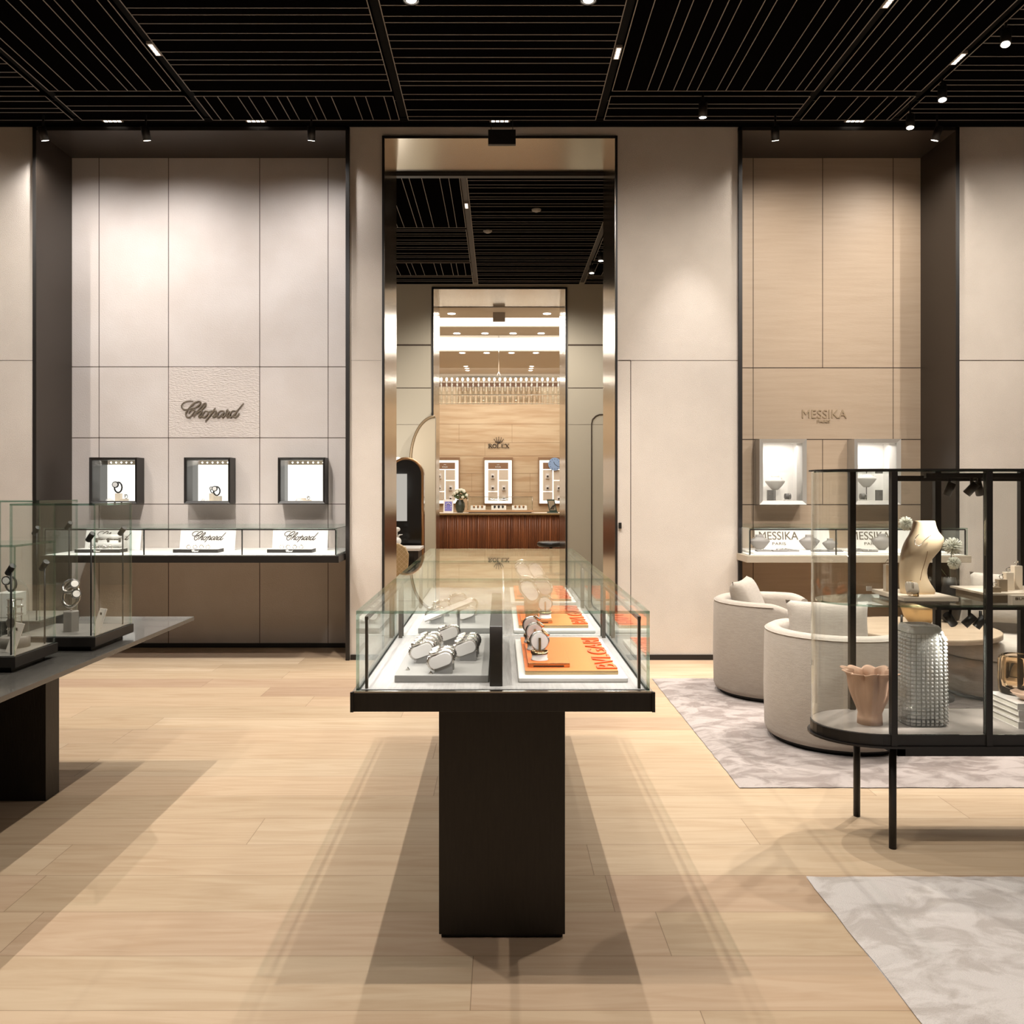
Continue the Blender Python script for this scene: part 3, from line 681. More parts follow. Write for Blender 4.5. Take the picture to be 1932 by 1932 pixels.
def ring_watch(label, h=.06, r=.0285):
    t = thing('wristwatch', label, 'watch')
    b = MB(); pts = [(r * math.cos(a * PI / 12), .004, h + r * math.sin(a * PI / 12)) for a in range(24)]
    b.tube(pts, .004, 6, closed=True, up=(0, 1, 0));
    for v in b.bm.verts: v.co.y = .004 + (v.co.y - .004) * 2
    b.build('bracelet', M_chrome, t)
    a = math.radians(52); nrm = Vector((math.cos(a), 0, math.sin(a))); c = Vector((0, .004, h)) + nrm * (r + .002)
    b = MB(); b.cyl(c - nrm * .003, c + nrm * .005, .015, seg=18); b.build('case', M_gold, t)
    b = MB(); b.cyl(c + nrm * .0052, c + nrm * .0058, .011, seg=18); b.build('dial', M_dial, t)
    return t
ds = disc_stand(''); rw = ring_watch('')
dl = [(.126, 2.69, .041, 'frontmost, on the front orange riser'), (.118, 2.86, .041, 'second on the front orange riser'), (.112, 3.0, .041, 'third on the front orange riser'),
      (.19, 3.56, .041, 'front right on the middle orange riser'), (.125, 3.56, .041, 'front left on the middle orange riser'), (.19, 3.75, .041, 'rear right on the middle orange riser'), (.125, 3.75, .041, 'rear left on the middle orange riser'),
      (.19, 4.42, .041, 'right on the rear orange riser'), (.125, 4.42, .041, 'left on the rear orange riser'), (.125, 4.6, .041, 'rear left on the rear orange riser')]
for i, (x, y, z, wh) in enumerate(dl):
    if i == 0:
        ds.location = (x, y, ZD + z); rw.location = (x, y, ZD + z)
        ds['label'] = 'white disc watch stand on a round plinth, ' + wh; rw['label'] = 'gold and steel watch on a disc stand, ' + wh
        ds['group'] = 'disc watch stands on orange risers'; rw['group'] = 'watches on the orange risers'
    elif i > 3:
        if i == 4:
            cz1 = make_cushion('', rot=math.radians(-52), wd=.085, ht=.05, zc=.115, dep=.03, post=M_brass); wz1 = make_watch('', rot=math.radians(-52), wd=.085, ht=.05, zc=.115)
            cz1.location = (x, y, ZD + z); wz1.location = (x, y, ZD + z)
            cz1['label'] = 'tilted white oval watch stand, ' + wh; wz1['label'] = 'steel watch on a tilted oval stand, ' + wh; cz1['group'] = 'tilted oval watch stands'; wz1['group'] = 'watches on tilted oval stands'
        else:
            dup(cz1, (x, y, ZD + z), label='tilted white oval watch stand, ' + wh); dup(wz1, (x, y, ZD + z), label='steel watch on a tilted oval stand, ' + wh)
    else:
        dup(ds, (x, y, ZD + z), label='white disc watch stand on a round plinth, ' + wh, group='disc watch stands on orange risers'); dup(rw, (x, y, ZD + z), label='gold and steel watch on a disc stand, ' + wh, group='watches on the orange risers')

# ------------------------------------------------------------------ wall counters and wall boxes
def wall_counter(x0, x1, divs, slab_mat, label, front=6.92):
    t = thing('wall_display_counter', label, 'display counter', ((x0 + x1) / 2, 7.4, .85))
    b = MB(); b.box(x0 - .02, x1 + .02, front, YN - .002, .854, .911); b.build('slab', slab_mat, t, bevel=.002)
    b = MB(); b.box(x0 + .01, x1 - .01, front + .03, YN - .004, .911, .916); b.build('deck', M_white, t)
    g = .006; zt = 1.136
    xs = [x0] + divs + [x1]
    for i in range(len(xs) - 1):
        b = MB(); b.pane(xs[i] + .001, xs[i + 1] - .001, front + .02, front + .02 + g, .912, zt - g); b.build('front_pane', GL, t)
        b = MB(); b.pane(xs[i] + .001, xs[i + 1] - .001, front + .02, YN - .003, zt - g, zt); b.build('top_pane', GL, t)
        cx = (xs[i] + xs[i + 1]) / 2; wd = xs[i + 1] - xs[i]
        area('strip_light', (cx, front + .05, zt - g - .016), (math.radians(35), 0, 0), wd * .92, .006, 1.7 if x0 < 0 else 1.2, COOL, t)
    b = MB(); b.pane(x0, x0 + g, front + .03, YN - .004, .912, zt - g - .001); b.build('side_pane', GL, t)
    b = MB(); b.pane(x1 - g, x1, front + .03, YN - .004, .912, zt - g - .001); b.build('side_pane', GL, t)
    for x in xs:
        s = .008 if x == x0 else (-.016 if x == x1 else -.004)
        b = MB(); b.box(x + s, x + s + .008, front + .032, front + .044, .916, zt - g - .012); b.build('post', M_black, t)
    b = MB(); b.box(x0 + .012, x1 - .012, front + .032, front + .044, zt - g - .012, zt - g - .002); b.build('rail', M_black, t)
    return t
wall_counter(-3.74, -1.335, [PX(270, 6.94), PX(455.6, 6.94)], M_black, 'long glass wall counter with black base in the left recess')
wall_counter(2.04, 3.83, [PX(1573 + 6, 6.94) + .0, ], pbr('taupe_lacquer', (176, 164, 146), .45), 'glass wall counter with taupe base in the right recess')
def board_sign(xc, wd, kind, label, D=7.5):
    z0 = .917; hgt = .20
    t = thing('brand_board', label, 'sign', (xc, D, z0))
    b = MB(); b.prism([(D, z0), (D + .012, z0), (D + .052, z0 + hgt), (D + .04, z0 + hgt)], xc - wd / 2, xc + wd / 2, 'x'); b.build('board', M_white, t)
    v = Vector((0, .04, hgt)).normalized(); n = Vector((0, -hgt, .04)).normalized()
    if kind == 's':
        b = MB(); script_into(b, Vector((xc + .01, D + .024, z0 + .115)) + n * .003, (1, 0, 0), v, .30, .0028, flat=.4); b.build('lettering', M_ink, t)
    else:
        b = MB(); text_into(b, 'MESSIKA', Vector((xc - (.12 if kind == 'm' else .1), D + .026, z0 + .125)) + n * .001, (1, 0, 0), v, .345, .072, .003)
        text_into(b, 'PARIS', Vector((xc - .12, D + .013, z0 + .055)) + n * .001, (1, 0, 0), v, .12, .024, .003); b.build('lettering', M_greylet, t)
board_sign(PX(387, 7.45), .49, 's', 'white tilted board with brown script lettering, middle one of the left counter')
board_sign(PX(563, 7.45), .49, 's', 'white tilted board with brown script lettering, right end of the left counter')
board_sign(PX(207, 7.45), .49, 's', 'white tilted board with script lettering behind the glass vitrine, left end of the left counter')
board_sign(PX(1500, 7.45), .66, 'm', 'white board with bronze capital lettering, left half of the right counter')
board_sign(PX(1675, 7.45), .62, 'm', 'white board with bronze capital lettering, right half of the right counter')
def low_tray(xc, D, wd, dp, label, mat=M_black, h=.03):
    t = thing('jewellery_tray', label, 'tray', (xc, D, .916))
    b = MB(); b.box(xc - wd / 2, xc + wd / 2, D, D + dp, .916, .916 + h, 0, 1); b.build('tray', [mat, M_white], t, bevel=.001)
    b = MB(); script_into(b, (xc, D - .0005, .916 + h / 2), (1, 0, 0), (0, 0, 1), .06, .0012); b.build('lettering', M_white, t)
    return t
def small_watch_strip(xc, y, z, k, label):
    for i in range(k):
        b = MB(); pts = [(xc + (i - (k - 1) / 2) * .055 + .0, y, z)]
        p = pts[0]; b.tube([(p[0] + .018 * math.cos(a * PI / 6), p[1], p[2] + .014 + .014 * math.sin(a * PI / 6)) for a in range(12)], .0035, 5, closed=True); b.cyl((p[0], p[1], p[2] + .028), (p[0], p[1], p[2] + .034), .011, seg=12)
        tag(b.build('small_watch', M_chrome), label + ', %s of the row' % ['first', 'second', 'third', 'fourth', 'last'][i], 'watch')
for px, wh in ((370, 'middle'), (547, 'right'), (185, 'left')):
    x = PX(px, 7.2); low_tray(x, 7.18, .38, .16, 'low dark-fronted tray at the %s of the left counter' % wh)
    small_watch_strip(x, 7.25, .946, 4, 'small silver watch on the %s tray of the left counter' % wh)
b = MB()
# bright rolled display in the left end of the counter
t = thing('bracelet_roll', 'pale rolled bracelet holder behind the glass vitrine at the left end of the counter', 'bracelet holder', (PX(205, 7.3), 7.38, .916))
b = MB(); xx = PX(205, 7.38)
b.cyl((xx - .14, 7.40, .975), (xx + .14, 7.40, .975), .035, seg=18); b.cyl((xx - .1, 7.42, 1.04), (xx + .12, 7.42, 1.04), .022, seg=18); b.build('roll', M_white, t)
b = MB()
for k in range(3): b.box(xx - .1 + k * .1 - .01, xx - .1 + k * .1 + .01, 7.37, 7.45, .916, 1.03)
b.build('stand', M_chrome, t)

def wall_box(x0, x1, z0, z1, label, frame_mat, inner_mat, back_mat, fw=.022, depth=.19):
    yf = 7.64; yb = YN + depth
    t = thing('wall_display_box', label, 'display box', ((x0 + x1) / 2, YN, z0))
    b = MB()      # mitred frame, slightly bevelled inward
    o = [(x0, z0), (x1, z0), (x1, z1), (x0, z1)]; i_ = [(x0 + fw, z0 + fw), (x1 - fw, z0 + fw), (x1 - fw, z1 - fw), (x0 + fw, z1 - fw)]
    O = [b.v((p[0], yf, p[1])) for p in o]; I = [b.v((p[0], yf + .012, p[1])) for p in i_]; I2 = [b.v((p[0], yf + .04, p[1])) for p in i_]; B = [b.v((p[0], YN - .002, p[1])) for p in o]; B2 = [b.v((p[0], YN - .002, p[1])) for p in i_]
    for k in range(4):
        q = (k + 1) % 4
        b.face([O[k], O[q], I[q], I[k]]); b.face([I[k], I[q], I2[q], I2[k]]); b.face([O[k], B[k], B[q], O[q]]); b.face([I2[k], I2[q], B2[q], B2[k]]); b.face([B[k], B2[k], B2[q], B[q]])
    b.build('frame', frame_mat, t)
    b = MB(); e = .004
    X0, X1, Z0, Z1 = x0 + .002, x1 - .002, z0 + .002, z1 - .002
    b.box(X0, X0 + e, YN, yb, Z0, Z1); b.box(X1 - e, X1, YN, yb, Z0, Z1); b.box(X0 + e, X1 - e, YN, yb, Z1 - e, Z1); b.box(X0 + e, X1 - e, YN, yb, Z0, Z0 + e, 1)
    b.build('interior', [inner_mat, M_white], t)
    b = MB(); b.box(X0 + e, X1 - e, yb - .006, yb, Z0 + e, Z1 - e - (.05 if x0 < 0 else 0)); b.build('back_panel', back_mat, t)
    b = MB(); b.pane(x0 + fw, x1 - fw, yf + .02, yf + .025, z0 + fw, z1 - fw); b.build('glass_pane', GL, t)
    return t, yb
for (x0, x1), wh in zip(BOXL, ('left', 'middle', 'right')):
    t, yb = wall_box(x0, x1, BZ[0], BZ[1], 'black framed wall display box, %s one of the three in the left recess' % wh, M_black, pbr('box_black', (12, 10, 9), .3), M_em_soft)
    for k in range(7):
        xx = x0 + .06 + k * .048; b = MB(); b.sphere((xx, yb - .05, BZ[1] - .036), .007, 8, 5); b.build('led_dot', M_em, t)
    lamp('light', ((x0 + x1) / 2, 7.72, BZ[1] - .04), ((x0 + x1) / 2, 7.9, BZ[0]), 3, 120, .5, COOL, .02, t)
    # little plinths with watches and folded cloth
    z = BZ[0] + .03; fl = BZ[0] + .006
def plinth(x, y, z, w_, h, label, mat=M_cream, name='display_plinth'):
    b = MB(); b.box(x - w_ / 2, x + w_ / 2, y - w_ / 2, y + w_ / 2, z, z + h); return tag(b.build(name, mat, bevel=.0015), label, 'plinth')
def mini_watch(x, y, z, label, s=1.0, upright=True):
    t = thing('display_watch', label, 'watch', (x, y, z))
    b = MB(); b.tube([(x + .022 * s * math.cos(a * PI / 8), y, z + .034 * s + .03 * s * math.sin(a * PI / 8)) for a in range(16)], .005 * s, 6, closed=True, up=(0, 1, 0)); b.build('bracelet', M_ddark, t)
    b = MB(); b.cyl((x - .008 * s, y - .022 * s, z + .05 * s), (x - .008 * s, y - .012 * s, z + .05 * s), .019 * s, seg=20); b.build('case', M_ddark, t)
    b = MB(); b.cyl((x - .008 * s, y - .0235 * s, z + .05 * s), (x - .008 * s, y - .0222 * s, z + .05 * s), .014 * s, seg=20); b.build('dial', M_dial, t)
    return t
def crumple(x, y, z, s, label):
    b = MB(); r = random.Random(int(x * 1000))
    pr = []
    for i in range(6):
        pr.append((s * (1 - i / 6.5) * .5 + .002, s * .38 * i / 5))
    b.lathe(pr, (x, y, z), 14, fn=lambda a, zz: 1 + .3 * math.sin(3 * a + zz * 60) + .15 * math.sin(7 * a), sm=False)
    return tag(b.build('folded_cloth', M_white), label, 'cloth')
fl = BZ[0] + .0065; yb = 7.90
whs = ('left', 'middle', 'right')
for k, px in enumerate((206, 385, 563)):
    crumple(PX(px, 7.85) + (.0 if k != 2 else .0), 7.86, fl, .10, 'crumpled white cloth on the floor of the %s black wall box' % whs[k])
plinth(PX(224, yb), yb, fl, .05, .085, 'tall cream plinth inside the left black wall box'); mini_watch(PX(223, yb), yb, fl + .085, 'steel watch standing on the tall plinth in the left black wall box', 1.6)
plinth(PX(238, yb), 7.86, fl, .06, .035, 'low cream plinth inside the left black wall box'); mini_watch(PX(238, 7.86), 7.86, fl + .035, 'watch lying on the low plinth in the left black wall box', .6)
plinth(PX(411, 7.86), 7.86, fl, .06, .06, 'front cream plinth inside the middle black wall box'); mini_watch(PX(409, 7.86), 7.86, fl + .06, 'dark watch on the front plinth in the middle black wall box', 1.35)
plinth(PX(401, 7.94), 7.94, fl, .05, .085, 'rear cream plinth inside the middle black wall box'); mini_watch(PX(401, 7.94), 7.94, fl + .085, 'dark watch on the rear plinth in the middle black wall box', .9)
plinth(PX(572, 7.9), 7.9, fl, .05, .04, 'left cream plinth inside the right black wall box'); plinth(PX(582, 7.86), 7.86, fl, .05, .025, 'right low cream plinth inside the right black wall box')
mini_watch(PX(582, 7.86), 7.86, fl + .025, 'tiny watch on the low plinth in the right black wall box', .5)
# bright boxes in the right recess
M_silver = pbr('silver_frame', (196, 192, 186), .4, .5)
for (x0, x1), wh in zip(BOXR, ('left', 'right')):
    t, yb = wall_box(x0, x1, BZR[0], BZR[1], 'silver framed bright wall display box, %s one in the right recess' % wh, M_silver, M_white, pbr('white_back', (236, 232, 226), .8), .035)
    area('light', ((x0 + x1) / 2, 7.82, BZR[1] - .045), (math.radians(8), 0, 0), .3, .05, 2.0, COOL, t)
def bust(x, y, z, s, label, pole=0.0, mat=None, group=None):
    mat = mat or pbr('grey_bust', (128, 122, 117), .5)
    t = thing('necklace_bust', label, 'necklace bust', (x, y, z), group)
    b = MB()
    prof = [(.022, 0), (.040, .018), (.062, .045), (.080, .072), (.080, .082), (.060, .096), (.040, .105), (.031, .118), (.033, .132)]
    b.lathe([(r * s, zz * s + pole) for r, zz in prof], (x, y, z), 24, sx=1.1, sy=.55); b.build('bust_form', mat, t)
    if pole:
        b = MB(); b.cyl((x, y, z), (x, y, z + pole + .01), .004, seg=8); b.cyl((x, y, z), (x, y, z + .003), .03, seg=16); b.build('pole', M_black, t)
    b = MB(); pts = [(x + .05 * s * math.sin(a) * 1.15, y - .052 * s * .55 * 1.5 * math.cos(a) * .9, z + pole + s * (.085 + .03 * (1 - math.cos(a)) / 1)) for a in [q * PI / 12 * .5 for q in range(-11, 12)]]
    b.tube(pts, .0014 * s, 5); b.build('necklace', M_chrome, t)
    return t
fz = BZR[0] + .0065
bust(PX(1461, 7.9), 7.88, fz, 1.05, 'white necklace bust on a pole in the left silver wall box', .125, pbr('ivory_bust', (206, 201, 195), .5))
bust(PX(1633, 7.9), 7.88, fz, 1.05, 'white necklace bust on a pole in the right silver wall box', .15, pbr('ivory_bust', (206, 201, 195), .5))
M_grey = pbr('grey_display', (120, 116, 112), .6)
for x, l in ((PX(1453, 7.86), 'left'), (PX(1659, 7.84), 'right')):
    t = thing('earring_panel', 'dark grey upright earring stand in the %s silver wall box' % l, 'earring stand', (x, 7.84, fz))
    b = MB(); b.box(x - .03, x + .03, 7.835, 7.86, fz, fz + .125); b.build('panel', M_grey, t)
    for s in (-.012, .018):
        b = MB(); b.tube([(x + s + .004 * math.cos(a), 7.832, fz + .09 + .01 * math.sin(a)) for a in [q * PI / 5 for q in range(10)]], .001, 5, closed=True); b.build('earring', M_chrome, t)
def cuff(x, y, z, label):
    t = thing('bracelet_stand', label, 'bracelet stand', (x, y, z))
    b = MB(); b.box(x - .03, x + .03, y - .02, y + .02, z, z + .035); b.build('block', M_white, t)
    b = MB(); b.cyl((x - .025, y, z + .066), (x + .025, y, z + .066), .027, seg=20); b.build('roll', M_grey, t)
    b = MB(); b.tube([(x + .012, y + .0295 * math.cos(a), z + .066 + .0295 * math.sin(a)) for a in [q * PI / 10 for q in range(20)]], .002, 5, closed=True); b.build('bangle', M_chrome, t)
cuff(PX(1486, 7.86), 7.86, fz, 'bracelet roll on a white block in the left silver wall box'); cuff(PX(1628, 7.84), 7.84, fz, 'bracelet roll on a white block in the right silver wall box')
# contents of the right counter
cz = .9165
b = MB(); b.box(2.10, 2.90, 7.02, 7.46, .9165, .932); tag(b.build('display_plate', M_white, bevel=.003), 'white raised plate in the left half of the right counter', 'plate')
b = MB(); b.box(2.98, 3.75, 7.02, 7.46, .9165, .932); tag(b.build('display_plate', M_white, bevel=.003), 'white raised plate in the right half of the right counter', 'plate')
cz = .932
for px, l, s in ((1433, 'at the far left', 1.0), (1527, 'just left of the oval vitrine edge', 1.0), (1566, 'narrow, seen through the vitrine glass', .75), (1664, 'large, before the right board', 1.05)):
    bust(PX(px, 7.3), 7.3, cz, s, 'low grey necklace bust in the right counter, ' + l, 0, None, 'grey necklace busts in the right counter')
for px, y, l in ((1440, 7.12, 'leftmost'), (1470, 7.1, 'second'), (1492, 7.12, 'third'), (1480, 7.22, 'behind the second'), (1545, 7.1, 'fourth, at the vitrine edge'), (1575, 7.1, 'fifth'), (1622, 7.12, 'sixth'), (1640, 7.08, 'seventh'), (1620, 7.2, 'behind the sixth')):
    x = PX(px, y); t = thing('jewel_pad', 'small grey jewellery pad in the right counter, ' + l, 'jewellery pad', (x, y, cz), 'small grey jewellery pads in the right counter')
    b = MB(); b.box(x - .06, x + .06, y - .035, y + .035, cz, cz + .014); b.build('pad', M_grey, t, bevel=.002)
    b = MB(); b.tube([(x + .02 * math.cos(a), y + .012 * math.sin(a), cz + .017) for a in [q * PI / 6 for q in range(12)]], .002, 5, closed=True); b.build('bracelet', M_chrome, t)

# wall lettering
b = MB(); script_into(b, Vector((PX(402.5, YN), YN - .012, PZ(776, YN))), (1, 0, 0), (0, 0, 1), .575, .0066, flat=.6); tag(b.build('script_logo', M_greylet), 'bronze script brand lettering on the left recess wall', 'wall lettering')
b = MB(); text_into(b, 'MESSIKA', (PX(1555, YN), YN - .001, PZ(781, YN)), (1, 0, 0), (0, 0, 1), .41, .078, .008)
text_into(b, 'PARIS', (PX(1553.5, YN), YN - .001, PZ(795, YN)), (1, 0, 0), (0, 0, 1), .12, .024, .008, bold=.02)
tag(b.build('capital_logo', pbr('champagne_letter', (168, 148, 122), .45)), 'champagne capital brand lettering on the right recess wall', 'wall lettering')

# ------------------------------------------------------------------ left table with vitrines
M_tabletop = pbr('dark_grey_top', (70, 68, 64), .26, .0, coat=.2)
t = thing('display_table', 'large dark table with a thin top at the left', 'table', (-3.3, 3.9, 0))
b = MB(); b.box(-4.9, -1.675, 2.2, 4.65, .735, .755); b.build('tabletop', M_tabletop, t, bevel=.001)
b = MB(); b.box(-2.9, -2.115, 3.95, 4.07, 0, .735); b.build('leg', M_darkwood, t)
b = MB(); b.box(-2.9, -2.115, 2.5, 2.6, 0, .735); 
bm_ = b.build('leg', M_darkwood, t)
bm_.location.x = -1.2
def vitrine(x0, x1, y0, y1, zt, label, lamps=True):
    t = thing('table_vitrine', label, 'glass vitrine', ((x0 + x1) / 2, (y0 + y1) / 2, .755)); g = .008; zb = .815
    b = MB(); b.box(x0 + .03, x1 - .03, y0 + .03, y1 - .03, .755, .775); b.build('foot', M_black, t)
    b = MB(); b.box(x0 - .006, x1 + .006, y0 - .006, y1 + .006, .775, zb); b.build('base', M_black, t, bevel=.001)
    b = MB(); b.box(x0 + .01, x1 - .01, y0 + .01, y1 - .01, zb, zb + .002); b.build('deck', pbr('grey_deck', (118, 114, 108), .6), t)
    for nm, a in (('front_pane', (x0, x1, y0, y0 + g, zb, zt)), ('rear_pane', (x0, x1, y1 - g, y1, zb, zt)), ('side_pane', (x0, x0 + g, y0 + g, y1 - g, zb, zt)), ('side_pane', (x1 - g, x1, y0 + g, y1 - g, zb, zt)), ('top_pane', (x0, x1, y0, y1, zt, zt + g))):
        b = MB(); b.pane(*a); b.build(nm, GL, t)
    if lamps:
        for (lx, ly, hh) in ((x1 - .03, y0 + .03, .38 * (zt - zb) / .56 + .05), (x1 - .03, y1 - .03, .44 * (zt - zb) / .56)):
            b = MB(); b.cyl((lx, ly, zb), (lx, ly, zb + hh), .0035, seg=8); b.build('light_rod', M_black, t)
            b = MB(); d = Vector((-.018, .01, -.02)); c = Vector((lx, ly, zb + hh)); b.cyl(c - d * .6, c + d, .012, seg=14); b.build('light_head', M_black, t)
            lamp('light', c + d * 1.3, c + d * 10, 1.2, 70, .7, WARM, .01, t)
    return t
vitrine(-2.11, -1.744, 3.65, 4.02, 1.382, 'tall glass vitrine nearest the right edge of the left table')
vitrine(-2.22, -1.843, 3.22, 3.52, 1.232, 'shorter glass vitrine at the left edge in front of the taller ones')
vitrine(-2.62, -2.215, 4.08, 4.45, 1.39, 'tall glass vitrine farthest back on the left table')
zb = .8172
hx, hy = PX(134, 3.8), 3.80
t = thing('hexagonal_plinth', 'grey hexagonal plinth inside the tall vitrine', 'plinth', (hx, hy, zb))
b = MB(); b.lathe([(.035, 0), (.035, .088), (.033, .09)], (hx, hy, zb), 6, sm=False); b.build('plinth', pbr('grey_stone', (140, 134, 126), .5), t)
t = thing('watch_sculpture', 'pair of steel bangle watches stacked on the hexagonal plinth', 'watch', (hx, hy, zb + .09))
b = MB(); c = Vector((hx + .0, hy, zb + .155)); b.tube([c + Vector((.036 * math.cos(a), .012 * math.sin(a), .045 * math.sin(a))) for a in [q * PI / 12 for q in range(24)]], .0075, 8, closed=True); b.build('lower_bangle', M_chrome, t)
b = MB(); c2 = c + Vector((-.004, 0, .045)); b.tube([c2 + Vector((.033 * math.cos(a), .012 * math.sin(a), .026 * math.sin(a))) for a in [q * PI / 12 for q in range(24)]], .008, 8, closed=True); b.build('upper_bangle', M_chrome, t)
for q, cc in (('lower_face', c + Vector((.03, -.012, .012))), ('upper_face', c2 + Vector((.026, -.012, .012)))):
    n = Vector((.5, -.8, .3)).normalized(); b = MB(); b.cyl(cc - n * .004, cc + n * .006, .022, .019, 24); o = b.build(q, M_chrome, t)
    b = MB(); b.cyl(cc + n * .0062, cc + n * .0068, .015, seg=24); b.build('dial', M_dial, o)
b = MB(); b.cyl((hx, hy, zb + .088), (hx, hy, zb + .112), .004, seg=8); b.build('support', M_chrome, t)
def card(px, py0, py1, D, w_, label, z):
    x = PX(px, D); h = PZ(py0, D) - z; t = thing('price_card', label, 'card', (x, D, z))
    b = MB(); b.M = Matrix.Translation((x, D, z)) @ Matrix.Rotation(math.radians(-35), 4, 'Z')
    b.prism([(0, 0), (.003, 0), (.003 + h * .35, h), (h * .35, h)], -w_ / 2, w_ / 2, 'x'); b.build('card', M_card, t)
    b = MB(); b.M = Matrix.Translation((x, D, z)) @ Matrix.Rotation(math.radians(-35), 4, 'Z')
    b.box(-.006, .006, h * .27 - .004, h * .27 - .002, h * .75, h * .85); b.build('print', M_ink, t)
card(180, 1150, 1190, 3.74, .055, 'small leaning white card inside the tall vitrine', zb)
card(18, 1178, 1230, 3.29, .07, 'small leaning white card inside the shorter vitrine', zb)
# small items in the other vitrines
t = thing('dome_clock', 'skeleton clock under a clear dome in the shorter vitrine', 'clock', (PX(38, 3.45), 3.40, zb))
xx, yy = -1.955, 3.42
b = MB(); b.lathe([(.055, 0), (.055, .04), (.05, .045)], (xx, yy, zb), 24); b.build('base', pbr('grey_stone', (140, 134, 126), .5), t)
b = MB(); b.lathe([(.05, .046), (.05, .2), (.046, .23), (.034, .255), (.018, .268), (.001, .272)], (xx, yy, zb), 32, caps=False); b.build('dome', GL, t)
b = MB()
for z in (.07, .13, .16, .19): b.lathe([(.03, z), (.03, z + .003)], (xx, yy, zb), 20)
for a in range(6): b.cyl((xx + .026 * math.cos(a), yy + .026 * math.sin(a), zb + .046), (xx + .026 * math.cos(a), yy + .026 * math.sin(a), zb + .193), .002, seg=6)
b.cyl((xx, yy - .03, zb + .1), (xx, yy - .026, zb + .1), .02, seg=20); b.build('movement', M_chrome, t)
plinth(-2.45, 4.25, zb, .10, .12, 'pale block inside the farthest vitrine', M_white)
t = mini_watch(-2.45, 4.25, zb + .12, 'watch on the pale block inside the farthest vitrine', 1.2)
plinth(-2.13, 3.34, zb, .06, .06, 'grey block behind the card in the shorter vitrine', pbr('grey_stone', (140, 134, 126), .5))
mini_watch(-2.13, 3.34, zb + .06, 'watch on the grey block at the left picture edge', 1.2)

# ------------------------------------------------------------------ oval vitrine on legs
VX0, VX1 = 1.576, 2.715; VY0, VY1 = 3.39, 3.80; VYC = (VY0 + VY1) / 2; RX = .25
def oval(inset=0.0, n=18):
    ry = (VY1 - VY0) / 2 - inset; rx = RX - inset; pts = []
    for k in range(n + 1):
        a = -PI / 2 + PI * k / n; pts.append((VX1 + rx * math.cos(a), VYC + ry * math.sin(a)))
    for k in range(n + 1):
        a = PI / 2 + PI * k / n; pts.append((VX0 + rx * math.cos(a), VYC + ry * math.sin(a)))
    return pts
t = thing('oval_vitrine', 'oval glass showcase with black frame on slender round legs at the right', 'showcase', ((VX0 + VX1) / 2, VYC, 0))
VB = .47
b = MB(); b.prism(oval(.0), VB - .045, VB - .002, 'z', 0); b.build('base_tray', M_black, t, bevel=.001)
b = MB(); b.prism(oval(-.012), VB - .053, VB - .046, 'z', 0); b.build('base_flange', M_black, t)
b = MB(); b.prism(oval(.008), VB - .002, VB, 'z', 0); b.build('base_deck', pbr('smoky_deck', (150, 143, 137), .3, .15, var=(5, (168, 160, 154), .35, .65)), t)
b = MB(); b.prism(oval(-.006), 1.528, 1.534, 'z', 0); b.build('top_plate', M_black, t)
b = MB(); b.prism(oval(.006), 1.5225, 1.528, 'z', 1); b.build('top_glass', GL, t)
b = MB(); yy = VY0 + .02
b.box(VX0 + .03, VX1 - .02, VY0 + .03, VY0 + .06, VB - .095, VB - .053); b.box(VX0 + .03, VX1 - .02, VY1 - .06, VY1 - .03, VB - .095, VB - .053)
b.box(VX0 + .03, VX0 + .06, VY0 + .03, VY1 - .03, VB - .095, VB - .053); b.build('under_frame', M_black, t)
b = MB(); b.prism([(VX0 - .05, VB - .053), (VX0 + .03, VB - .053), (VX0 + .03, VB - .095)], VY0 + .035, VY0 + .055, 'y'); b.build('bracket', M_black, t)
for (x, y) in ((1.589, 3.43), (1.587, 3.77), (2.70, 3.43), (2.70, 3.77)):
    b = MB(); b.cyl((x, y, 0), (x, y, VB - .053), .0145, seg=20); b.build('leg', M_black, t)
for k in range(4):
    x = VX0 + k * (VX1 - VX0) / 3
    b = MB(); b.box(x - .012, x + .012, VY0 - .006, VY0 + .02, VB - .046, 1.5225); b.build('post', M_black, t)
    b = MB(); b.box(x - .014, x + .012, VY1 - .02, VY1 + .006, VB - .002, 1.5225); b.build('post', M_black, t)
for (side, cx, s) in (('l', VX0, -1), ('r', VX1, 1)):
    b = MB(); outer = []; inner = []
    for k in range(25):
        a = PI / 2 + s * -1 * PI * k / 24 if s < 0 else -PI / 2 + PI * k / 24
        if s < 0: a = PI / 2 + PI * k / 24
        for ring, ins in ((outer, .004), (inner, .009)): ring.append((cx + (RX - ins) * math.cos(a), VYC + ((VY1 - VY0) / 2 - ins) * math.sin(a)))
    for i in range(24):
        for ring in (outer, inner):
            b.face([b.v((ring[i][0], ring[i][1], VB)), b.v((ring[i + 1][0], ring[i + 1][1], VB)), b.v((ring[i + 1][0], ring[i + 1][1], 1.5225)), b.v((ring[i][0], ring[i][1], 1.5225))], 0, True)
    bmesh.ops.remove_doubles(b.bm, verts=b.bm.verts, dist=.0002)
    b.build('curved_pane', GL, t)
for k in range(3):
    x0 = VX0 + k * (VX1 - VX0) / 3 + .013; x1 = VX0 + (k + 1) * (VX1 - VX0) / 3 - .013
    b = MB(); b.pane(x0, x1, VY0 + .003, VY0 + .009, VB, 1.5225); b.build('front_pane', GL, t)
    b = MB(); b.pane(x0, x1, VY1 - .009, VY1 - .003, VB, 1.5225); b.build('rear_pane', GL, t)
VS = .985
b = MB(); b.prism(oval(.02), VS - .008, VS, 'z', 1, mcap=0); b.build('glass_shelf', GL, t)
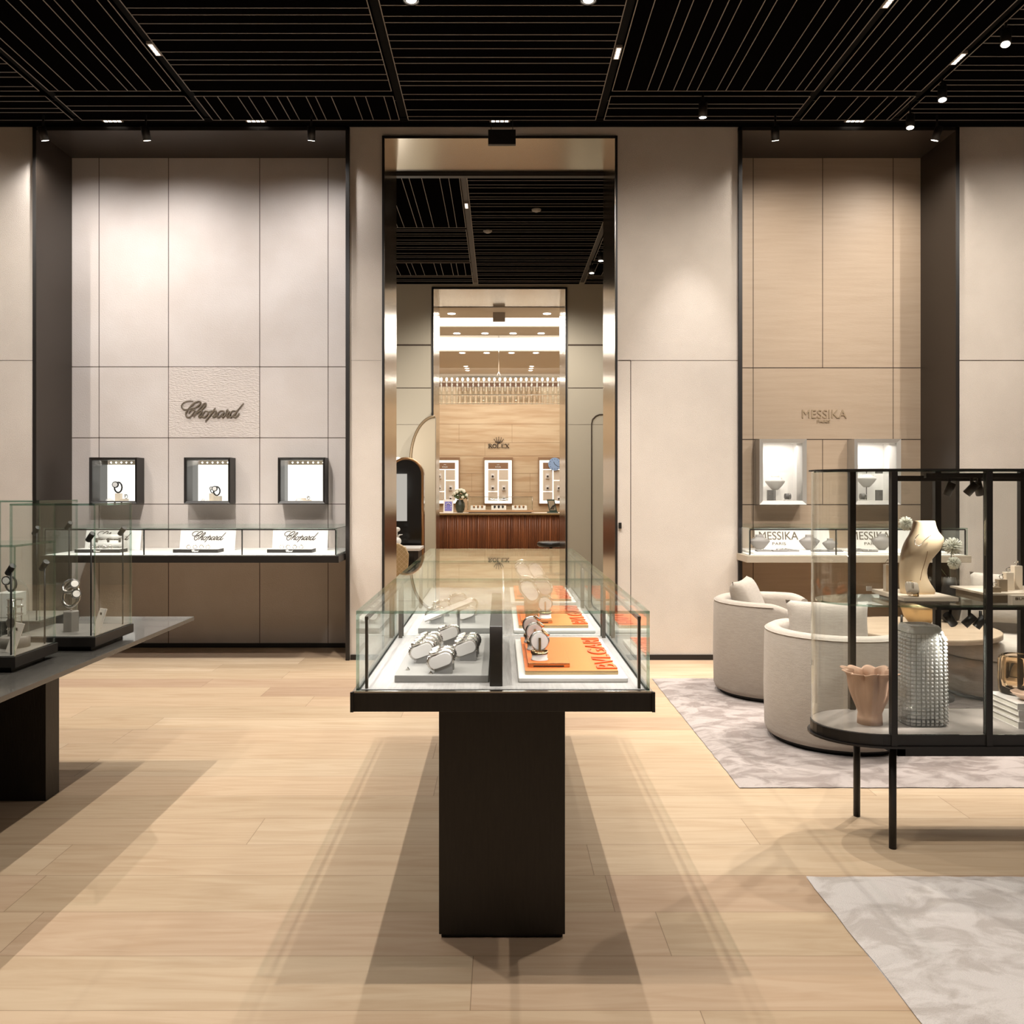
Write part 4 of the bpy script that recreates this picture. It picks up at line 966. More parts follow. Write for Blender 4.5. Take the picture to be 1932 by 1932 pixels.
b = MB(); b.box(1.74, 2.62, VY1 - .055, VY1 - .03, 1.488, 1.512); b.box(1.74, 2.62, VY0 + .07, VY0 + .09, 1.498, 1.518); b.build('light_track', M_black, t)
b = MB(); b.box(1.79, 2.62, VY0 + .085, VY0 + .105, VS - .028, VS - .009); b.box(1.79, 1.81, VY0 + .105, VY1 - .03, VS - .028, VS - .009); b.build('light_track', M_black, t)
def vlamp(x, y, z, tx, ty, tz, e=5.0):
    c = Vector((x, y, z)); d = (Vector((tx, ty, tz)) - c).normalized()
    b = MB(); b.cyl((x, y, z + .045), (x, y, z), .006, seg=8); b.cyl(c - d * .028, c + d * .028, .0165, seg=18); o = b.build('spot_lamp', pbr('lamp_black', (48, 44, 40), .4), t)
    lamp('light', c + d * .034, c + d, e, 55, .7, WARM, .01, t)
vlamp(1.845, 3.48, 1.454, 1.74, 3.57, 1.15, 4); vlamp(1.93, 3.47, 1.454, 1.81, 3.56, 1.28, 5.5); vlamp(1.965, 3.48, 1.455, 2.12, 3.56, 1.05, 6)
vlamp(1.859, 3.50, .915, 2.2, 3.6, .5, 8); vlamp(1.932, 3.49, .912, 1.76, 3.55, .72, 15); vlamp(1.972, 3.48, .908, 1.78, 3.56, .62, 11)
# --- on the shelf
t = thing('shelf_platform', 'pale stone platform on the glass shelf under the mannequin bust', 'platform', (1.75, 3.6, VS))
b = MB(); b.box(1.64, 1.862, 3.44, 3.74, VS + .012, VS + .028); b.build('top', M_cream, t, bevel=.001)
b = MB(); b.box(1.66, 1.84, 3.47, 3.71, VS, VS + .012); b.build('foot', pbr('grey_stone', (140, 134, 126), .5), t)
TZ = VS + .028
L = [(812, 800, 100), (552, 835, 210)]
def bz(yz): return TZ + (1010 - yz) / 6.616 * 3.58 / 1600
def bx(xz): return PX(1640 + xz / 6.616, 3.58)
secs = [(1010, 400, 805), (980, 395, 815), (930, 388, 785), (880, 383, 752), (820, 380, 722), (760, 379, 712), (700, 381, 716), (640, 385, 735), (580, 392, 775), (520, 402, 825), (470, 415, 868), (420, 432, 895), (380, 448, 912), (340, 470, 920), (310, 488, 915), (280, 505, 890), (240, 520, 855), (200, 535, 838), (160, 545, 825), (120, 552, 818), (105, 556, 812)]
t = thing('mannequin_bust', 'tall cream mannequin bust wearing a fine necklace on the shelf', 'bust', ((bx(390) + bx(800)) / 2, 3.58, TZ))
b = MB(); rings = []
NS = 28
for (yz, xl, xr) in secs:
    z = bz(yz); cx = (bx(xl) + bx(xr)) / 2; hw = (bx(xr) - bx(xl)) / 2; hd = min(hw * .62, .052)
    ring = []
    for k in range(NS):
        a = 2 * PI * k / NS; s_ = math.sin(a)
        ring.append(b.v((cx + hw * math.cos(a), 3.58 + hd * (abs(s_) ** .8) * (1 if s_ > 0 else -1), z)))
    rings.append(ring)
for i in range(len(rings) - 1):
    for k in range(NS): b.face([rings[i][k], rings[i][(k + 1) % NS], rings[i + 1][(k + 1) % NS], rings[i + 1][k]], 0, True)
b.face(rings[0][::-1]); b.face(rings[-1]); b.build('torso', pbr('cream_satin', (228, 206, 172), .38), t)
pl = [(535, 270), (500, 310), (488, 370), (520, 405), (560, 395), (610, 340), (680, 280)]
b = MB(); pts = smooth(pl, 6); b.tube([(bx(p[0]), 3.58 - .052 - .003, bz(p[1])) for p in pts], .0016, 6)
for p in pts[::2]: b.sphere((bx(p[0]), 3.58 - .056, bz(p[1])), .0026, 6, 5)
b.build('necklace', M_chrome, t)
b = MB(); ch = smooth([(650, 470), (620, 590), (580, 720), (555, 840)], 5); b.tube([(bx(p[0]), 3.58 - .054, bz(p[1])) for p in ch], .0012, 5); b.build('chain', M_gold, t)
def pillow_into(b, c, wx, wy, th, rot, m=0, n=10):
    b.M = Matrix.Translation(c) @ rot
    g = [[None] * (n + 1) for _ in range(n + 1)]; g2 = [[None] * (n + 1) for _ in range(n + 1)]
    for j in range(n + 1):
        for i in range(n + 1):
            u = 2 * i / n - 1; v = 2 * j / n - 1
            h = th * (max(0, 1 - u ** 4) * max(0, 1 - v ** 4)) ** .45
            px = wx * u * (1 - .10 * (1 - abs(v)) * abs(u) ** 3 * 0) * (1 - .07 * (1 - v * v) * (abs(u) > .99)); py = wy * v * (1 - .07 * (1 - u * u) * (abs(v) > .99))
            g[j][i] = b.v((px, py, h)); g2[j][i] = g[j][i] if (i in (0, n) or j in (0, n)) else b.v((px, py, -h))
    for j in range(n):
        for i in range(n):
            b.face([g[j][i], g[j][i + 1], g[j + 1][i + 1], g[j + 1][i]], m, True); b.face([g2[j][i], g2[j + 1][i], g2[j + 1][i + 1], g2[j][i + 1]], m, True)
    b.M = Matrix.Identity(4)
px_, py_ = PX(1722, 3.47), 3.475
t = thing('bracelet_pillow', 'small satin bracelet pillow leaning before the bust', 'jewellery pillow', (px_, py_, TZ))
b = MB(); pillow_into(b, (px_, py_, TZ + .034), .026, .026, .018, Matrix.Rotation(math.radians(22), 4, 'Y') @ Matrix.Rotation(math.radians(60), 4, 'X') @ Matrix.Rotation(math.radians(15), 4, 'Z')); b.build('pillow', M_cream, t)
b = MB()
for k in (0, 1): b.tube([(px_ - .010 + k * .005 + .004 * math.sin(a), py_ + .021 * math.cos(a), TZ + .034 + .031 * math.sin(a)) for a in [q * PI / 10 for q in range(20)]], .0009, 5, closed=True)
b.build('bracelet', M_brass, t)
b = MB(); b.box(px_ + .012, px_ + .018, py_ - .02, py_ + .02, TZ, TZ + .016); b.build('easel', M_brass, t)
x = PX(1675, 3.66)
t = thing('ring_stand', 'tall narrow cream ring block at the left of the mannequin bust', 'ring stand', (x, 3.66, TZ))
b = MB(); b.box(x - .014, x + .014, 3.646, 3.674, TZ, TZ + .115); b.build('block', M_cream, t, bevel=.001)
b = MB(); b.tube([(x + .008 * math.cos(a), 3.66, TZ + .123 + .008 * math.sin(a)) for a in [q * PI / 8 for q in range(16)]], .0014, 6, closed=True); b.sphere((x, 3.66, TZ + .133), .004, 6, 5); b.build('ring', M_chrome, t)
x = PX(1640, 3.66)
b = MB(); b.box(x - .012, x + .012, 3.66, 3.663, TZ, TZ + .02); tag(b.build('tiny_price_card', M_card), 'tiny upright price card on the left corner of the shelf platform', 'card')
# right platform with ring blocks
t = thing('stepped_platform', 'stepped pale wood platform with lettering at the right of the shelf', 'platform', (2.15, 3.6, VS))
b = MB(); b.box(1.985, 2.45, 3.46, 3.74, VS + .034, VS + .042); b.build('top', M_cream, t); 
b = MB(); b.box(2.0, 2.44, 3.48, 3.72, VS, VS + .034); b.build('body', pbr('taupe_block', (150, 134, 112), .6), t)
PZ2 = VS + .042
b = MB(); b.box(2.07, 2.30, 3.425, 3.457, VS, VS + .038); nb = b.build('name_block', M_cream, bevel=.001); tag(nb, 'cream block with serif lettering leaning on the stepped platform', 'name block')
b = MB(); text_into(b, 'BUCHERER', (2.082, 3.4245, VS + .02), (1, 0, 0), (0, 0, 1), .12, .011, .0008, center=False); b.build('lettering', M_brass, nb)
for (px, w_, h, l) in ((1877, .035, .022, 'lowest, leftmost'), (1889, .036, .05, 'second lowest'), (1902, .032, .075, 'second tallest'), (1918, .034, .10, 'tallest, rightmost')):
    y = 3.50 + (.03 if h > .03 else 0) + (.05 if h > .06 else 0) + (.03 if h > .08 else 0); x = PX(px, y)
    t = thing('ring_stand', 'cream ring block on the stepped platform, ' + l, 'ring stand', (x, y, PZ2), 'ring blocks on the stepped platform')
    b = MB(); b.box(x - w_ / 2, x + w_ / 2, y - .015, y + .015, PZ2, PZ2 + h); b.build('block', M_cream if h > .06 else pbr('taupe_block', (150, 134, 112), .6), t, bevel=.001)
    b = MB(); b.tube([(x + .008 * math.cos(a), y + .003 * math.sin(a), PZ2 + h + .009 + .008 * math.sin(a)) for a in [q * PI / 8 for q in range(16)]], .0014, 6, closed=True); b.sphere((x + .005, y, PZ2 + h + .018), .004, 6, 5); b.build('ring', M_chrome, t)
# --- on the base
x, y = PX(1641, 3.56), 3.56
def pleat(a, z):
    k = max(0, min(1, (z - .05) / .17)); return 1 + (.05 + .95 * k) * ((.24 if z < .2 else .42) * abs(math.cos(5 * a + .3 * math.sin(2 * a))) ** .7 - (.15 if z < .2 else .22))
b = MB(); prof = [(.050, 0), (.049, .03), (.047, .045), (.056, .07), (.068, .10), (.078, .13), (.083, .16), (.085, .19), (.086, .205), (.094, .212), (.100, .216), (.096, .2185), (.084, .212), (.078, .19), (.074, .16), (.066, .12), (.052, .08), (.04, .05)]
b.lathe(prof, (x, y, VB), 120, fn=pleat, zfn=lambda a, z: 0 if z < .2 else .007 * math.cos(5 * a) ** 2 + .004 * math.sin(3 * a)); tag(b.build('pleated_vase', pbr('blush_clay', (206, 168, 142), .65, bump=(300, .05, 2))), 'blush pink pleated ceramic vase with ruffled rim in the oval showcase', 'vase')
x, y = PX(1735.5, 3.58), 3.585
b = MB(); NA, NZ = 32, 26; SUB = 5; hw = .086
rings = []; hgt = .412
def rsq(a, r):
    c, s = math.cos(a), math.sin(a); q = 5.0
    return r / ((abs(c) ** q + abs(s) ** q) ** (1 / q))
tz = NZ * SUB
for j in range(tz + 1):
    v = j / tz; z = hgt * v
    taper = 1 - .07 * v
    top = 1.0 if v < .86 else math.sqrt(max(0, 1 - ((v - .86) / .14) ** 2 * .42))
    ring = []
    for i in range(NA * SUB):
        a = 2 * PI * i / (NA * SUB) + PI / 4
        ph = (i % SUB) / SUB; pz = (j % SUB) / SUB
        amp = .0095 * (1 if .02 < v < .9 else .1)
        bump = amp * (math.sin(PI * ph) * math.sin(PI * pz)) ** .45 if (ph and pz) else 0
        r = rsq(a, hw) * taper * top + bump
        ring.append(b.v((x + r * math.cos(a), y + r * math.sin(a), VB + z)))
    rings.append(ring)
n = NA * SUB
for j in range(tz):
    for k in range(n): b.face([rings[j][k], rings[j][(k + 1) % n], rings[j + 1][(k + 1) % n], rings[j + 1][k]], 1 if (k % SUB == 0 or j % SUB == 0) and j < tz * .93 else 0, True)  # groove faces take a darker glass: crease shade put into the colour
inner = []
for j in (0, 1, 2, 3, 4):
    v = (1, .9, .6, .3, .07)[j]; top = (math.sqrt(1 - .42) - .06, .86, .97, .98, .9)[j]; taper = 1 - .07 * v
    inner.append([b.v((x + (rsq(2 * PI * i / n + PI / 4, hw) * taper * top - .010) * math.cos(2 * PI * i / n + PI / 4), y + (rsq(2 * PI * i / n + PI / 4, hw) * taper * top - .010) * math.sin(2 * PI * i / n + PI / 4), VB + hgt * v)) for i in range(n)])
for k in range(n): b.face([rings[-1][k], rings[-1][(k + 1) % n], inner[0][(k + 1) % n], inner[0][k]], 0, True)
for j in range(4):
    for k in range(n): b.face([inner[j][k], inner[j][(k + 1) % n], inner[j + 1][(k + 1) % n], inner[j + 1][k]], 0, True)
b.face(inner[-1]); b.face(rings[0][::-1])
def sparkle():
    m, N, L_ = newmat('cut_glass'); N.remove(N['Principled BSDF'])
    g = N.new('ShaderNodeBsdfGlass'); g.inputs[0].default_value = (.96, .98, .97, 1); g.inputs['IOR'].default_value = 1.35
    tr = N.new('ShaderNodeBsdfTransparent'); m0 = N.new('ShaderNodeMixShader'); m0.inputs[0].default_value = .62
    gl = N.new('ShaderNodeBsdfGlossy'); gl.inputs['Roughness'].default_value = .06; gl.inputs[0].default_value = (.95, .97, .96, 1)
    mx = N.new('ShaderNodeMixShader'); mx.inputs[0].default_value = .22
    L_.new(g.outputs[0], m0.inputs[1]); L_.new(tr.outputs[0], m0.inputs[2]); L_.new(m0.outputs[0], mx.inputs[1]); L_.new(gl.outputs[0], mx.inputs[2]); df = N.new('ShaderNodeBsdfDiffuse'); df.inputs[0].default_value = (.85, .86, .84, 1); m3 = N.new('ShaderNodeMixShader'); m3.inputs[0].default_value = .3
    L_.new(mx.outputs[0], m3.inputs[1]); L_.new(df.outputs[0], m3.inputs[2]); L_.new(m3.outputs[0], N['Material Output'].inputs[0]); return m
tag(b.build('textured_glass_vase', [sparkle(), glass('groove_shade_glass', (.70, .70, .67), 1.2)]), 'tall square clear glass vase with knobbly textured surface', 'vase')
# books
bx0, by0 = 2.125, 3.475; z = VB
M_cover = pbr('white_book_cover', (214, 210, 204), .5); M_pages = pbr('book_pages', (206, 202, 190), .8)
hs = [.030, .022, .024, .026]; bl = ('bottom, thickest', 'second from bottom', 'third from bottom', 'topmost')
for i, h in enumerate(hs):
    t = thing('book', 'large white book in the stack at the right of the showcase, ' + bl[i], 'book', (bx0 + .14, by0 + .11, z), 'stacked white books in the oval showcase')
    ox = (0, .006, .002, .0)[i]; oy = (0, .004, .002, .006)[i]; X0, X1, Y0_, Y1_ = bx0 + ox, bx0 + .28 + ox, by0 + oy, by0 + .22 + oy
    b = MB(); b.box(X0, X1, Y0_, Y1_, z, z + .0025); b.box(X0, X1, Y0_, Y1_, z + h - .0035, z + h - .001); b.box(X0, X1, Y0_, Y0_ + .0025, z + .0025, z + h - .0035); b.build('cover', M_cover, t)
    b = MB(); b.box(X0 + .004, X1 - .004, Y0_ + .003, Y1_ - .004, z + .0026, z + h - .0036); b.build('pages', M_pages, t)
    z += h
x, y = 2.205, 3.53
b = MB(); b.lathe([(.02, 0), (.03, .006), (.055, .022), (.068, .036), (.066, .036), (.05, .022), (.028, .009)], (x, y, z), 36, fn=lambda a, zz: 1 + .05 * math.sin(5 * a)); tag(b.build('shell_bowl', pbr('pinkish_ceramic', (206, 176, 152), .3)), 'small blush bowl on top of the book stack', 'bowl')
x, y = 2.235, 3.66
t = thing('amber_glass_vase', 'amber tinted glass vase with an inner wall at the right picture edge', 'vase', (x, y, VB))
b = MB(); b.lathe([(.066, 0), (.074, .01), (.076, .05), (.076, .14), (.07, .158), (.06, .165), (.052, .163), (.05, .15), (.052, .06), (.046, .03), (.02, .02)], (x, y, z), 40, caps=False)
b.bm.normal_update(); am = realglass('amber_glass', (250, 240, 224), .02, 1.25); b.build('vessel', am, t)
t.location.z = z
for c_ in t.children: c_.location.z = VB - z   # keep the vessel where it was built
# ------------------------------------------------------------------ armchairs
def make_armchair(name, label, mat, center, open_dir, R=.40, h=.655, wide=62):
    cx, cy_ = center
    t = thing(name, label, 'armchair', (cx, cy_, .02))
    zf = .02
    b = MB(); b.lathe([(R - .04, 0), (R - .04, .035)], (cx, cy_, zf), 48); b.build('plinth', M_black, t)
    # shell: swept wall
    b = MB(); a0 = open_dir + math.radians(wide); a1 = open_dir + math.radians(360 - wide); n = 56
    prof = [(R - .012, .03), (R, .06), (R + .005, .3), (R, h - .04), (R - .012, h - .012), (R - .035, h), (R - .07, h - .002), (R - .092, h - .018), (R - .10, h - .05), (R - .10, .32), (R - .12, .03)]
    rings = []
    for k in range(n + 1):
        u = k / n; a = a0 + (a1 - a0) * u
        e = min(u, 1 - u) * n; drop = 0 if e > 5 else .05 * (1 - e / 5) ** 2
        rings.append([b.v((cx + r * math.cos(a), cy_ + r * math.sin(a), zf + z * (1 - drop))) for r, z in prof])
    m_ = len(prof)
    for k in range(n):
        for q in range(m_): b.face([rings[k][q], rings[k][(q + 1) % m_], rings[k + 1][(q + 1) % m_], rings[k + 1][q]], 0, True)
    b.face(rings[0]); b.face(rings[-1][::-1]); b.build('shell', mat, t)
    b = MB(); b.lathe([(R - .014, .03), (R - .004, .06), (R - .002, .22), (R - .01, .27)], (cx, cy_, zf), 56); b.build('seat_base', mat, t)
    b = MB(); b.lathe([(.02, .272), (R - .03, .272), (R - .008, .29), (R - .002, .33), (R - .01, .37), (R - .04, .395), (.02, .40)], (cx, cy_, zf), 56, caps=True, fn=lambda a, z: 1.0 if math.cos(a - open_dir) > .42 else .735); b.build('seat_cushion', mat, t)
    # piping seam on the rim
    b = MB(); b.tube([(cx + (R - .004) * math.cos(a0 + (a1 - a0) * k / 50), cy_ + (R - .004) * math.sin(a0 + (a1 - a0) * k / 50), zf + h - .022) for k in range(3, 48)], .0035, 6); b.build('piping', mat, t)
    return t
def cushion(c, wx, wz, th, rx, rz, mat, label, ry=0):
    b = MB(); pillow_into(b, c, wx, wz, th, Matrix.Rotation(rz, 4, 'Z') @ Matrix.Rotation(rx, 4, 'X') @ Matrix.Rotation(ry, 4, 'Z'), n=16); o = b.build('cushion', mat); return tag(o, label, 'cushion')
make_armchair('armchair', 'nearest oatmeal tub armchair, behind the oval showcase', M_fabric, (1.95, 4.91), math.radians(42), .40, .64)
make_armchair('armchair', 'rear greige tub armchair near the wall', M_fabric2, (1.93, 6.02), math.radians(-30), .40, .665)
cushion((1.93, 4.98, .615), .235, .185, .075, math.radians(76), math.radians(-8), M_fabric, 'loose oatmeal cushion standing in the nearest armchair')
cushion((1.80, 6.10, .62), .24, .20, .075, math.radians(68), math.radians(62), M_fabric2, 'loose greige cushion standing in the rear armchair')
make_armchair('armchair', 'pale armchair seen through the oval showcase at the right', M_fabric, (3.55, 6.0), math.radians(195), .42, .66, wide=80)
cushion((3.68, 6.15, .66), .24, .19, .075, math.radians(72), math.radians(-30), M_fabric, 'loose pale cushion in the right armchair')
# coffee table with bowl, flowers
tx, ty = 3.02, 6.02
tx, ty = 2.9, 5.87
t = thing('coffee_table', 'round pale wood coffee table between the armchairs', 'coffee table', (tx, ty, .02))
b = MB(); b.lathe([(.49, 0), (.505, .004), (.505, .034), (.50, .038)], (tx, ty, .46), 64); b.build('top', pbr('pale_oak', (170, 152, 130), .4, var=(3, (160, 140, 118), .4, .6), scale=(1, 8, 1)), t)
b = MB(); b.lathe([(.22, 0), (.22, .02), (.05, .03), (.05, .44)], (tx, ty, .02), 32); b.build('pedestal', M_black, t)
x, y = PX(1735, 5.95), 5.95
b = MB(); b.lathe([(.045, 0), (.06, .003), (.10, .06), (.122, .12), (.126, .15), (.12, .15), (.095, .065), (.045, .014)], (x, y, .498), 36); tag(b.build('gold_bowl', pbr('satin_gold', (204, 176, 132), .38, .8)), 'golden bowl on the round coffee table', 'bowl')
x, y = PX(1701, 5.75), 5.75
t = thing('display_stand', 'thin black rod stand with round foot on the coffee table', 'stand', (x, y, .498))
b = MB(); b.lathe([(.065, 0), (.065, .008)], (x, y, .498), 28); b.cyl((x, y, .506), (x, y, .60), .008, seg=10); b.build('stand', M_black, t)
# dark vase with pale puff flowers
x, y = PX(1792, 6.1), 6.1
t = thing('dark_vase', 'black vase of pale puff flowers standing on the coffee table', 'vase', (x, y, .498))
b = MB(); b.lathe([(.03, 0), (.06, .02), (.075, .10), (.068, .2), (.045, .27), (.04, .32), (.034, .32), (.03, .25)], (x, y, .498), 32); b.build('vessel', M_black, t)
def puff(c, r, seed):
    rr = random.Random(seed); b = MB(); b.sphere(c, r * .3, 10, 6)
    for k in range(260):
        d = Vector((rr.gauss(0, 1), rr.gauss(0, 1), rr.gauss(0, 1))).normalized(); e = Vector(c) + d * r * rr.uniform(.8, 1.0)
        b.tube([Vector(c) + d * r * .2, e], [.0012, .0025], 3)
    return b
M_puff = pbr('pale_puff', (206, 206, 192), .9)
for i, (px, py, r) in enumerate(((1710, 988, .055), (1797, 1030, .068), (1800, 1062, .05))):
    c = P(px, py, y - .02 * i)
    o = puff(c, r, i).build('puff_flower', M_puff, t)
    b = MB(); b.tube([(x, y, .80), (x + (c.x - x) * .3, y, .92), c], .003, 5); b.build('stem', pbr('stem_green', (92, 96, 72), .7), o)

# ------------------------------------------------------------------ middle room furniture
D = 11.2; x0, x1 = PX(735, D), PX(797, D)
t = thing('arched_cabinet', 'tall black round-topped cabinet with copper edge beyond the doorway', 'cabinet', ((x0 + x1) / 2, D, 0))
cx = (x0 + x1) / 2; r = (x1 - x0) / 2; zt = PZ(865, D) - r
pts = [(x1, .5)] + [(cx + r * math.cos(PI * k / 16), zt + r * math.sin(PI * k / 16)) for k in range(17)] + [(x0, .5)]
b = MB(); b.prism(pts, D, D + .35, 'y'); b.build('body', pbr('piano_black', (6, 6, 7), .12), t)
b = MB(); b.tube([(p[0], D - .002, p[1]) for p in pts], .018, 8); b.build('edge_band', pbr('copper', (176, 136, 98), .3, .8), t)
b = MB(); b.box(x0 + .03, x1 - .03, D + .02, D + .33, 0, .5); b.build('plinth', M_black, t)
b = MB(); b.box(PX(738, D), PX(768, D), D - .012, D - .001, PZ(983, D), PZ(894, D)); b.build('bright_panel', emis('soft_white', (206, 200, 190), .75), t)  # flat bright panel with its own even emission
t = thing('wall_lamp', 'glowing globe wall lamp beside the black arched cabinet', 'lamp', (PX(752, 11.7), 11.75, 1.85))
b = MB(); b.sphere((PX(750, 11.75), 11.75, PZ(872, 11.75)), .07, 20, 12); b.build('globe', emis('globe', (255, 236, 205), 5), t)
b = MB(); b.cyl((PX(750, 11.75), 11.75, PZ(872, 11.75)), (PX(750, 11.75), 11.75, 0.0), .012, seg=10); b.build('pole', M_brass, t)
pl = bpy.data.lights.new('lamp_light', 'POINT'); pl.energy = 30; pl.color = WARM; pl.shadow_soft_size = .07
po = bpy.data.objects.new('light', pl); COL.objects.link(po); po.location = (PX(750, 11.75) - .12, 11.9, PZ(872, 11.75) + .15)
# quilted chair
def quilt():
    m, N, L_ = newmat('quilted_cream'); b_ = N['Principled BSDF']; g_ = N.new('ShaderNodeNewGeometry'); sp = N.new('ShaderNodeSeparateXYZ'); L_.new(g_.outputs['Position'], sp.inputs[0])
    def ma(op, a, bb=None):
        n = N.new('ShaderNodeMath'); n.operation = op
        for i, q in enumerate((a, bb)):
            if q is None: continue
            if isinstance(q, (int, float)): n.inputs[i].default_value = q
            else: L_.new(q, n.inputs[i])
        return n.outputs[0]
    d1 = ma('FRACT', ma('MULTIPLY', ma('ADD', sp.outputs[0], sp.outputs[2]), 18)); d2 = ma('FRACT', ma('MULTIPLY', ma('SUBTRACT', sp.outputs[0], sp.outputs[2]), 18))
    e = ma('MAXIMUM', ma('LESS_THAN', d1, .09), ma('LESS_THAN', d2, .09))
    mx = N.new('ShaderNodeMixRGB'); L_.new(e, mx.inputs[0]); mx.inputs[1].default_value = lin((196, 168, 124)); mx.inputs[2].default_value = lin((222, 200, 164)); L_.new(mx.outputs[0], b_.inputs[0]); return m
x, y = PX(742, 9.6), 9.6
t = thing('quilted_chair', 'cream quilted chair back just inside the doorway at the left', 'chair', (x, y, 0))
b = MB(); prof = [(.0, .48), (.15, .50), (.17, .60), (.175, .72), (.14, .80), (.07, .84), (0, .855)]
poly = [(x + p[0], p[1]) for p in prof] + [(x - p[0], p[1]) for p in prof[::-1][1:-1]]
b.prism(poly, y - .03, y + .03, 'y'); b.build('backrest', quilt(), t, bevel=.012)
b = MB(); b.box(x - .19, x + .19, y, y + .42, .42, .49); b.build('seat', M_cream, t, bevel=.02)
for sx in (-.16, .16):
    for sy in (.03, .38):
        b = MB(); b.cyl((x + sx, y + sy, 0), (x + sx, y + sy, .42), .014, seg=10); b.build('leg', M_walnut, t)
# consultation desk corner under the chair
t = thing('writing_desk', 'white topped desk behind the central case at the left', 'desk', (-1.35, 10.2, 0))
b = MB(); b.box(-2.2, -.98, 10.4, 10.95, .70, .73); b.build('top', M_white, t)
for xx in (-2.15, -1.03):
    b = MB(); b.box(xx - .025, xx + .025, 10.45, 10.9, 0, .70); b.build('leg', M_black, t)
t = thing('white_ornament', 'small white sculptural ornament on the desk beyond the doorway', 'ornament', (PX(748, 10.7), 10.7, .73))
x, y = PX(749, 10.7), 10.7
b = MB(); b.sphere((x, y, .80), .055, 14, 10); b.tube([(x, y, .84), (x + .03, y, .88), (x + .07, y, .885)], [.015, .01, .004], 6); b.lathe([(.02, 0), (.012, .02)], (x, y, .73), 12); b.sphere((x, y, .95), .03, 10, 8, sx=1.4); b.cyl((x, y, .85), (x, y, .95), .008, seg=8); b.build('figure', M_white, t)
# stool
t = thing('bar_stool', 'black round stool in front of the walnut counter', 'stool', (.88, 14.6, 0))
b = MB(); b.lathe([(.20, 0), (.235, .02), (.24, .06), (.22, .085), (.1, .09)], (.88, 14.6, .47), 32); b.build('seat', pbr('black_leather', (22, 20, 19), .35), t)
b = MB(); b.cyl((.88, 14.6, .02), (.88, 14.6, .47), .025, seg=14); b.lathe([(.2, 0), (.2, .015), (.03, .02)], (.88, 14.6, 0), 28); b.build('pedestal', M_black, t)

# ------------------------------------------------------------------ watch room contents
CF = 18.55
t = thing('service_counter', 'wide ribbed walnut counter with brass edged top in the far room', 'counter', (0, CF + .4, 0))
b = MB(); b.box(-2.2, 2.2, CF, CF + .8, 0, .90)
xx = -2.2; k = 0
while xx < 2.2:
    w_ = (.03, .05, .04, .07, .035)[k % 5]; b.cyl((xx + w_ / 2, CF, 0.001), (xx + w_ / 2, CF, .90), w_ * .42, seg=8); xx += w_; k += 1
b.build('body', M_walnut, t)
b = MB(); b.box(-2.25, 2.25, CF - .08, CF + .85, .90, .937, 1, 0); b.build('worktop', [M_cream, M_brass], t)
# crown and name
b = MB(); z0 = PZ(861, YR) - .0; zc = PZ(835, YR); xc = PX(941, YR); s = .30
cz_ = PZ(831.5, YR)
for k, (dx, dz) in enumerate(((-.5, .12), (-.27, .27), (0, .33), (.27, .27), (.5, .12))):
    b.tube([(xc + dx * .13, YR - .03, cz_ - .045), (xc + dx * .24, YR - .03, cz_ + dz * .25)], [.013, .005], 6); b.sphere((xc + dx * .24, YR - .03, cz_ + dz * .25 + .008), .011, 8, 6)
b.sphere((xc, YR - .03, cz_ - .05), .05, 14, 8, sy=.3, sz=.35)
zt = PZ(841, YR)
letters_w = .55
# serif capitals from strokes
def serif(b, ch, x, z, w_, h, th=.022, tn=.010, y=YR - .03):
    def st(p, q, r): b.tube([(x + p[0] * w_, y, z + p[1] * h), (x + q[0] * w_, y, z + q[1] * h)], r, 4, up=(0, 1, 0))
    def sf(px, pz): b.box(x + px * w_ - .025, x + px * w_ + .025, y - .008, y + .008, z + pz * h - .005, z + pz * h + .005)
    def curve(pts, r): b.tube([(x + p[0] * w_, y, z + p[1] * h) for p in smooth(pts, 5)], r, 5, up=(0, 1, 0))
    A = .011; B = .006
    if ch == 'R':
        st((.18, 0), (.18, 1), A); curve([(.18, 1), (.6, .98), (.78, .76), (.6, .52), (.18, .5)], .009); st((.5, .5), (.92, 0), A); sf(.18, 0); sf(.12, 1); sf(.92, 0)
    if ch == 'O':
        curve([(.5, 1), (.12, .8), (.05, .5), (.12, .2), (.5, 0)], A); curve([(.5, 1), (.88, .8), (.95, .5), (.88, .2), (.5, 0)], A)
    if ch == 'L':
        st((.25, 0), (.25, 1), A); st((.25, .02), (.9, .02), B); st((.9, 0), (.9, .25), B); sf(.25, 1); sf(.2, 0)
    if ch == 'E':
        st((.22, 0), (.22, 1), A); st((.22, .98), (.85, .98), B); st((.22, .52), (.65, .52), B); st((.22, .02), (.88, .02), B); st((.86, 0), (.86, .24), B); st((.84, 1), (.84, .78), B)
    if ch == 'X':
        st((.12, 1), (.85, 0), A); st((.85, 1), (.12, 0), B)
        for p in ((.12, 1), (.85, 0), (.85, 1), (.12, 0)): sf(*p)
for k, ch in enumerate('ROLEX'): serif(b, ch, PX(921.5, YR) + k * .111, PZ(845, YR), .10, .10)
tag(b.build('crown_logo', M_ink), 'dark crown emblem and serif lettering on the travertine wall', 'wall lettering')
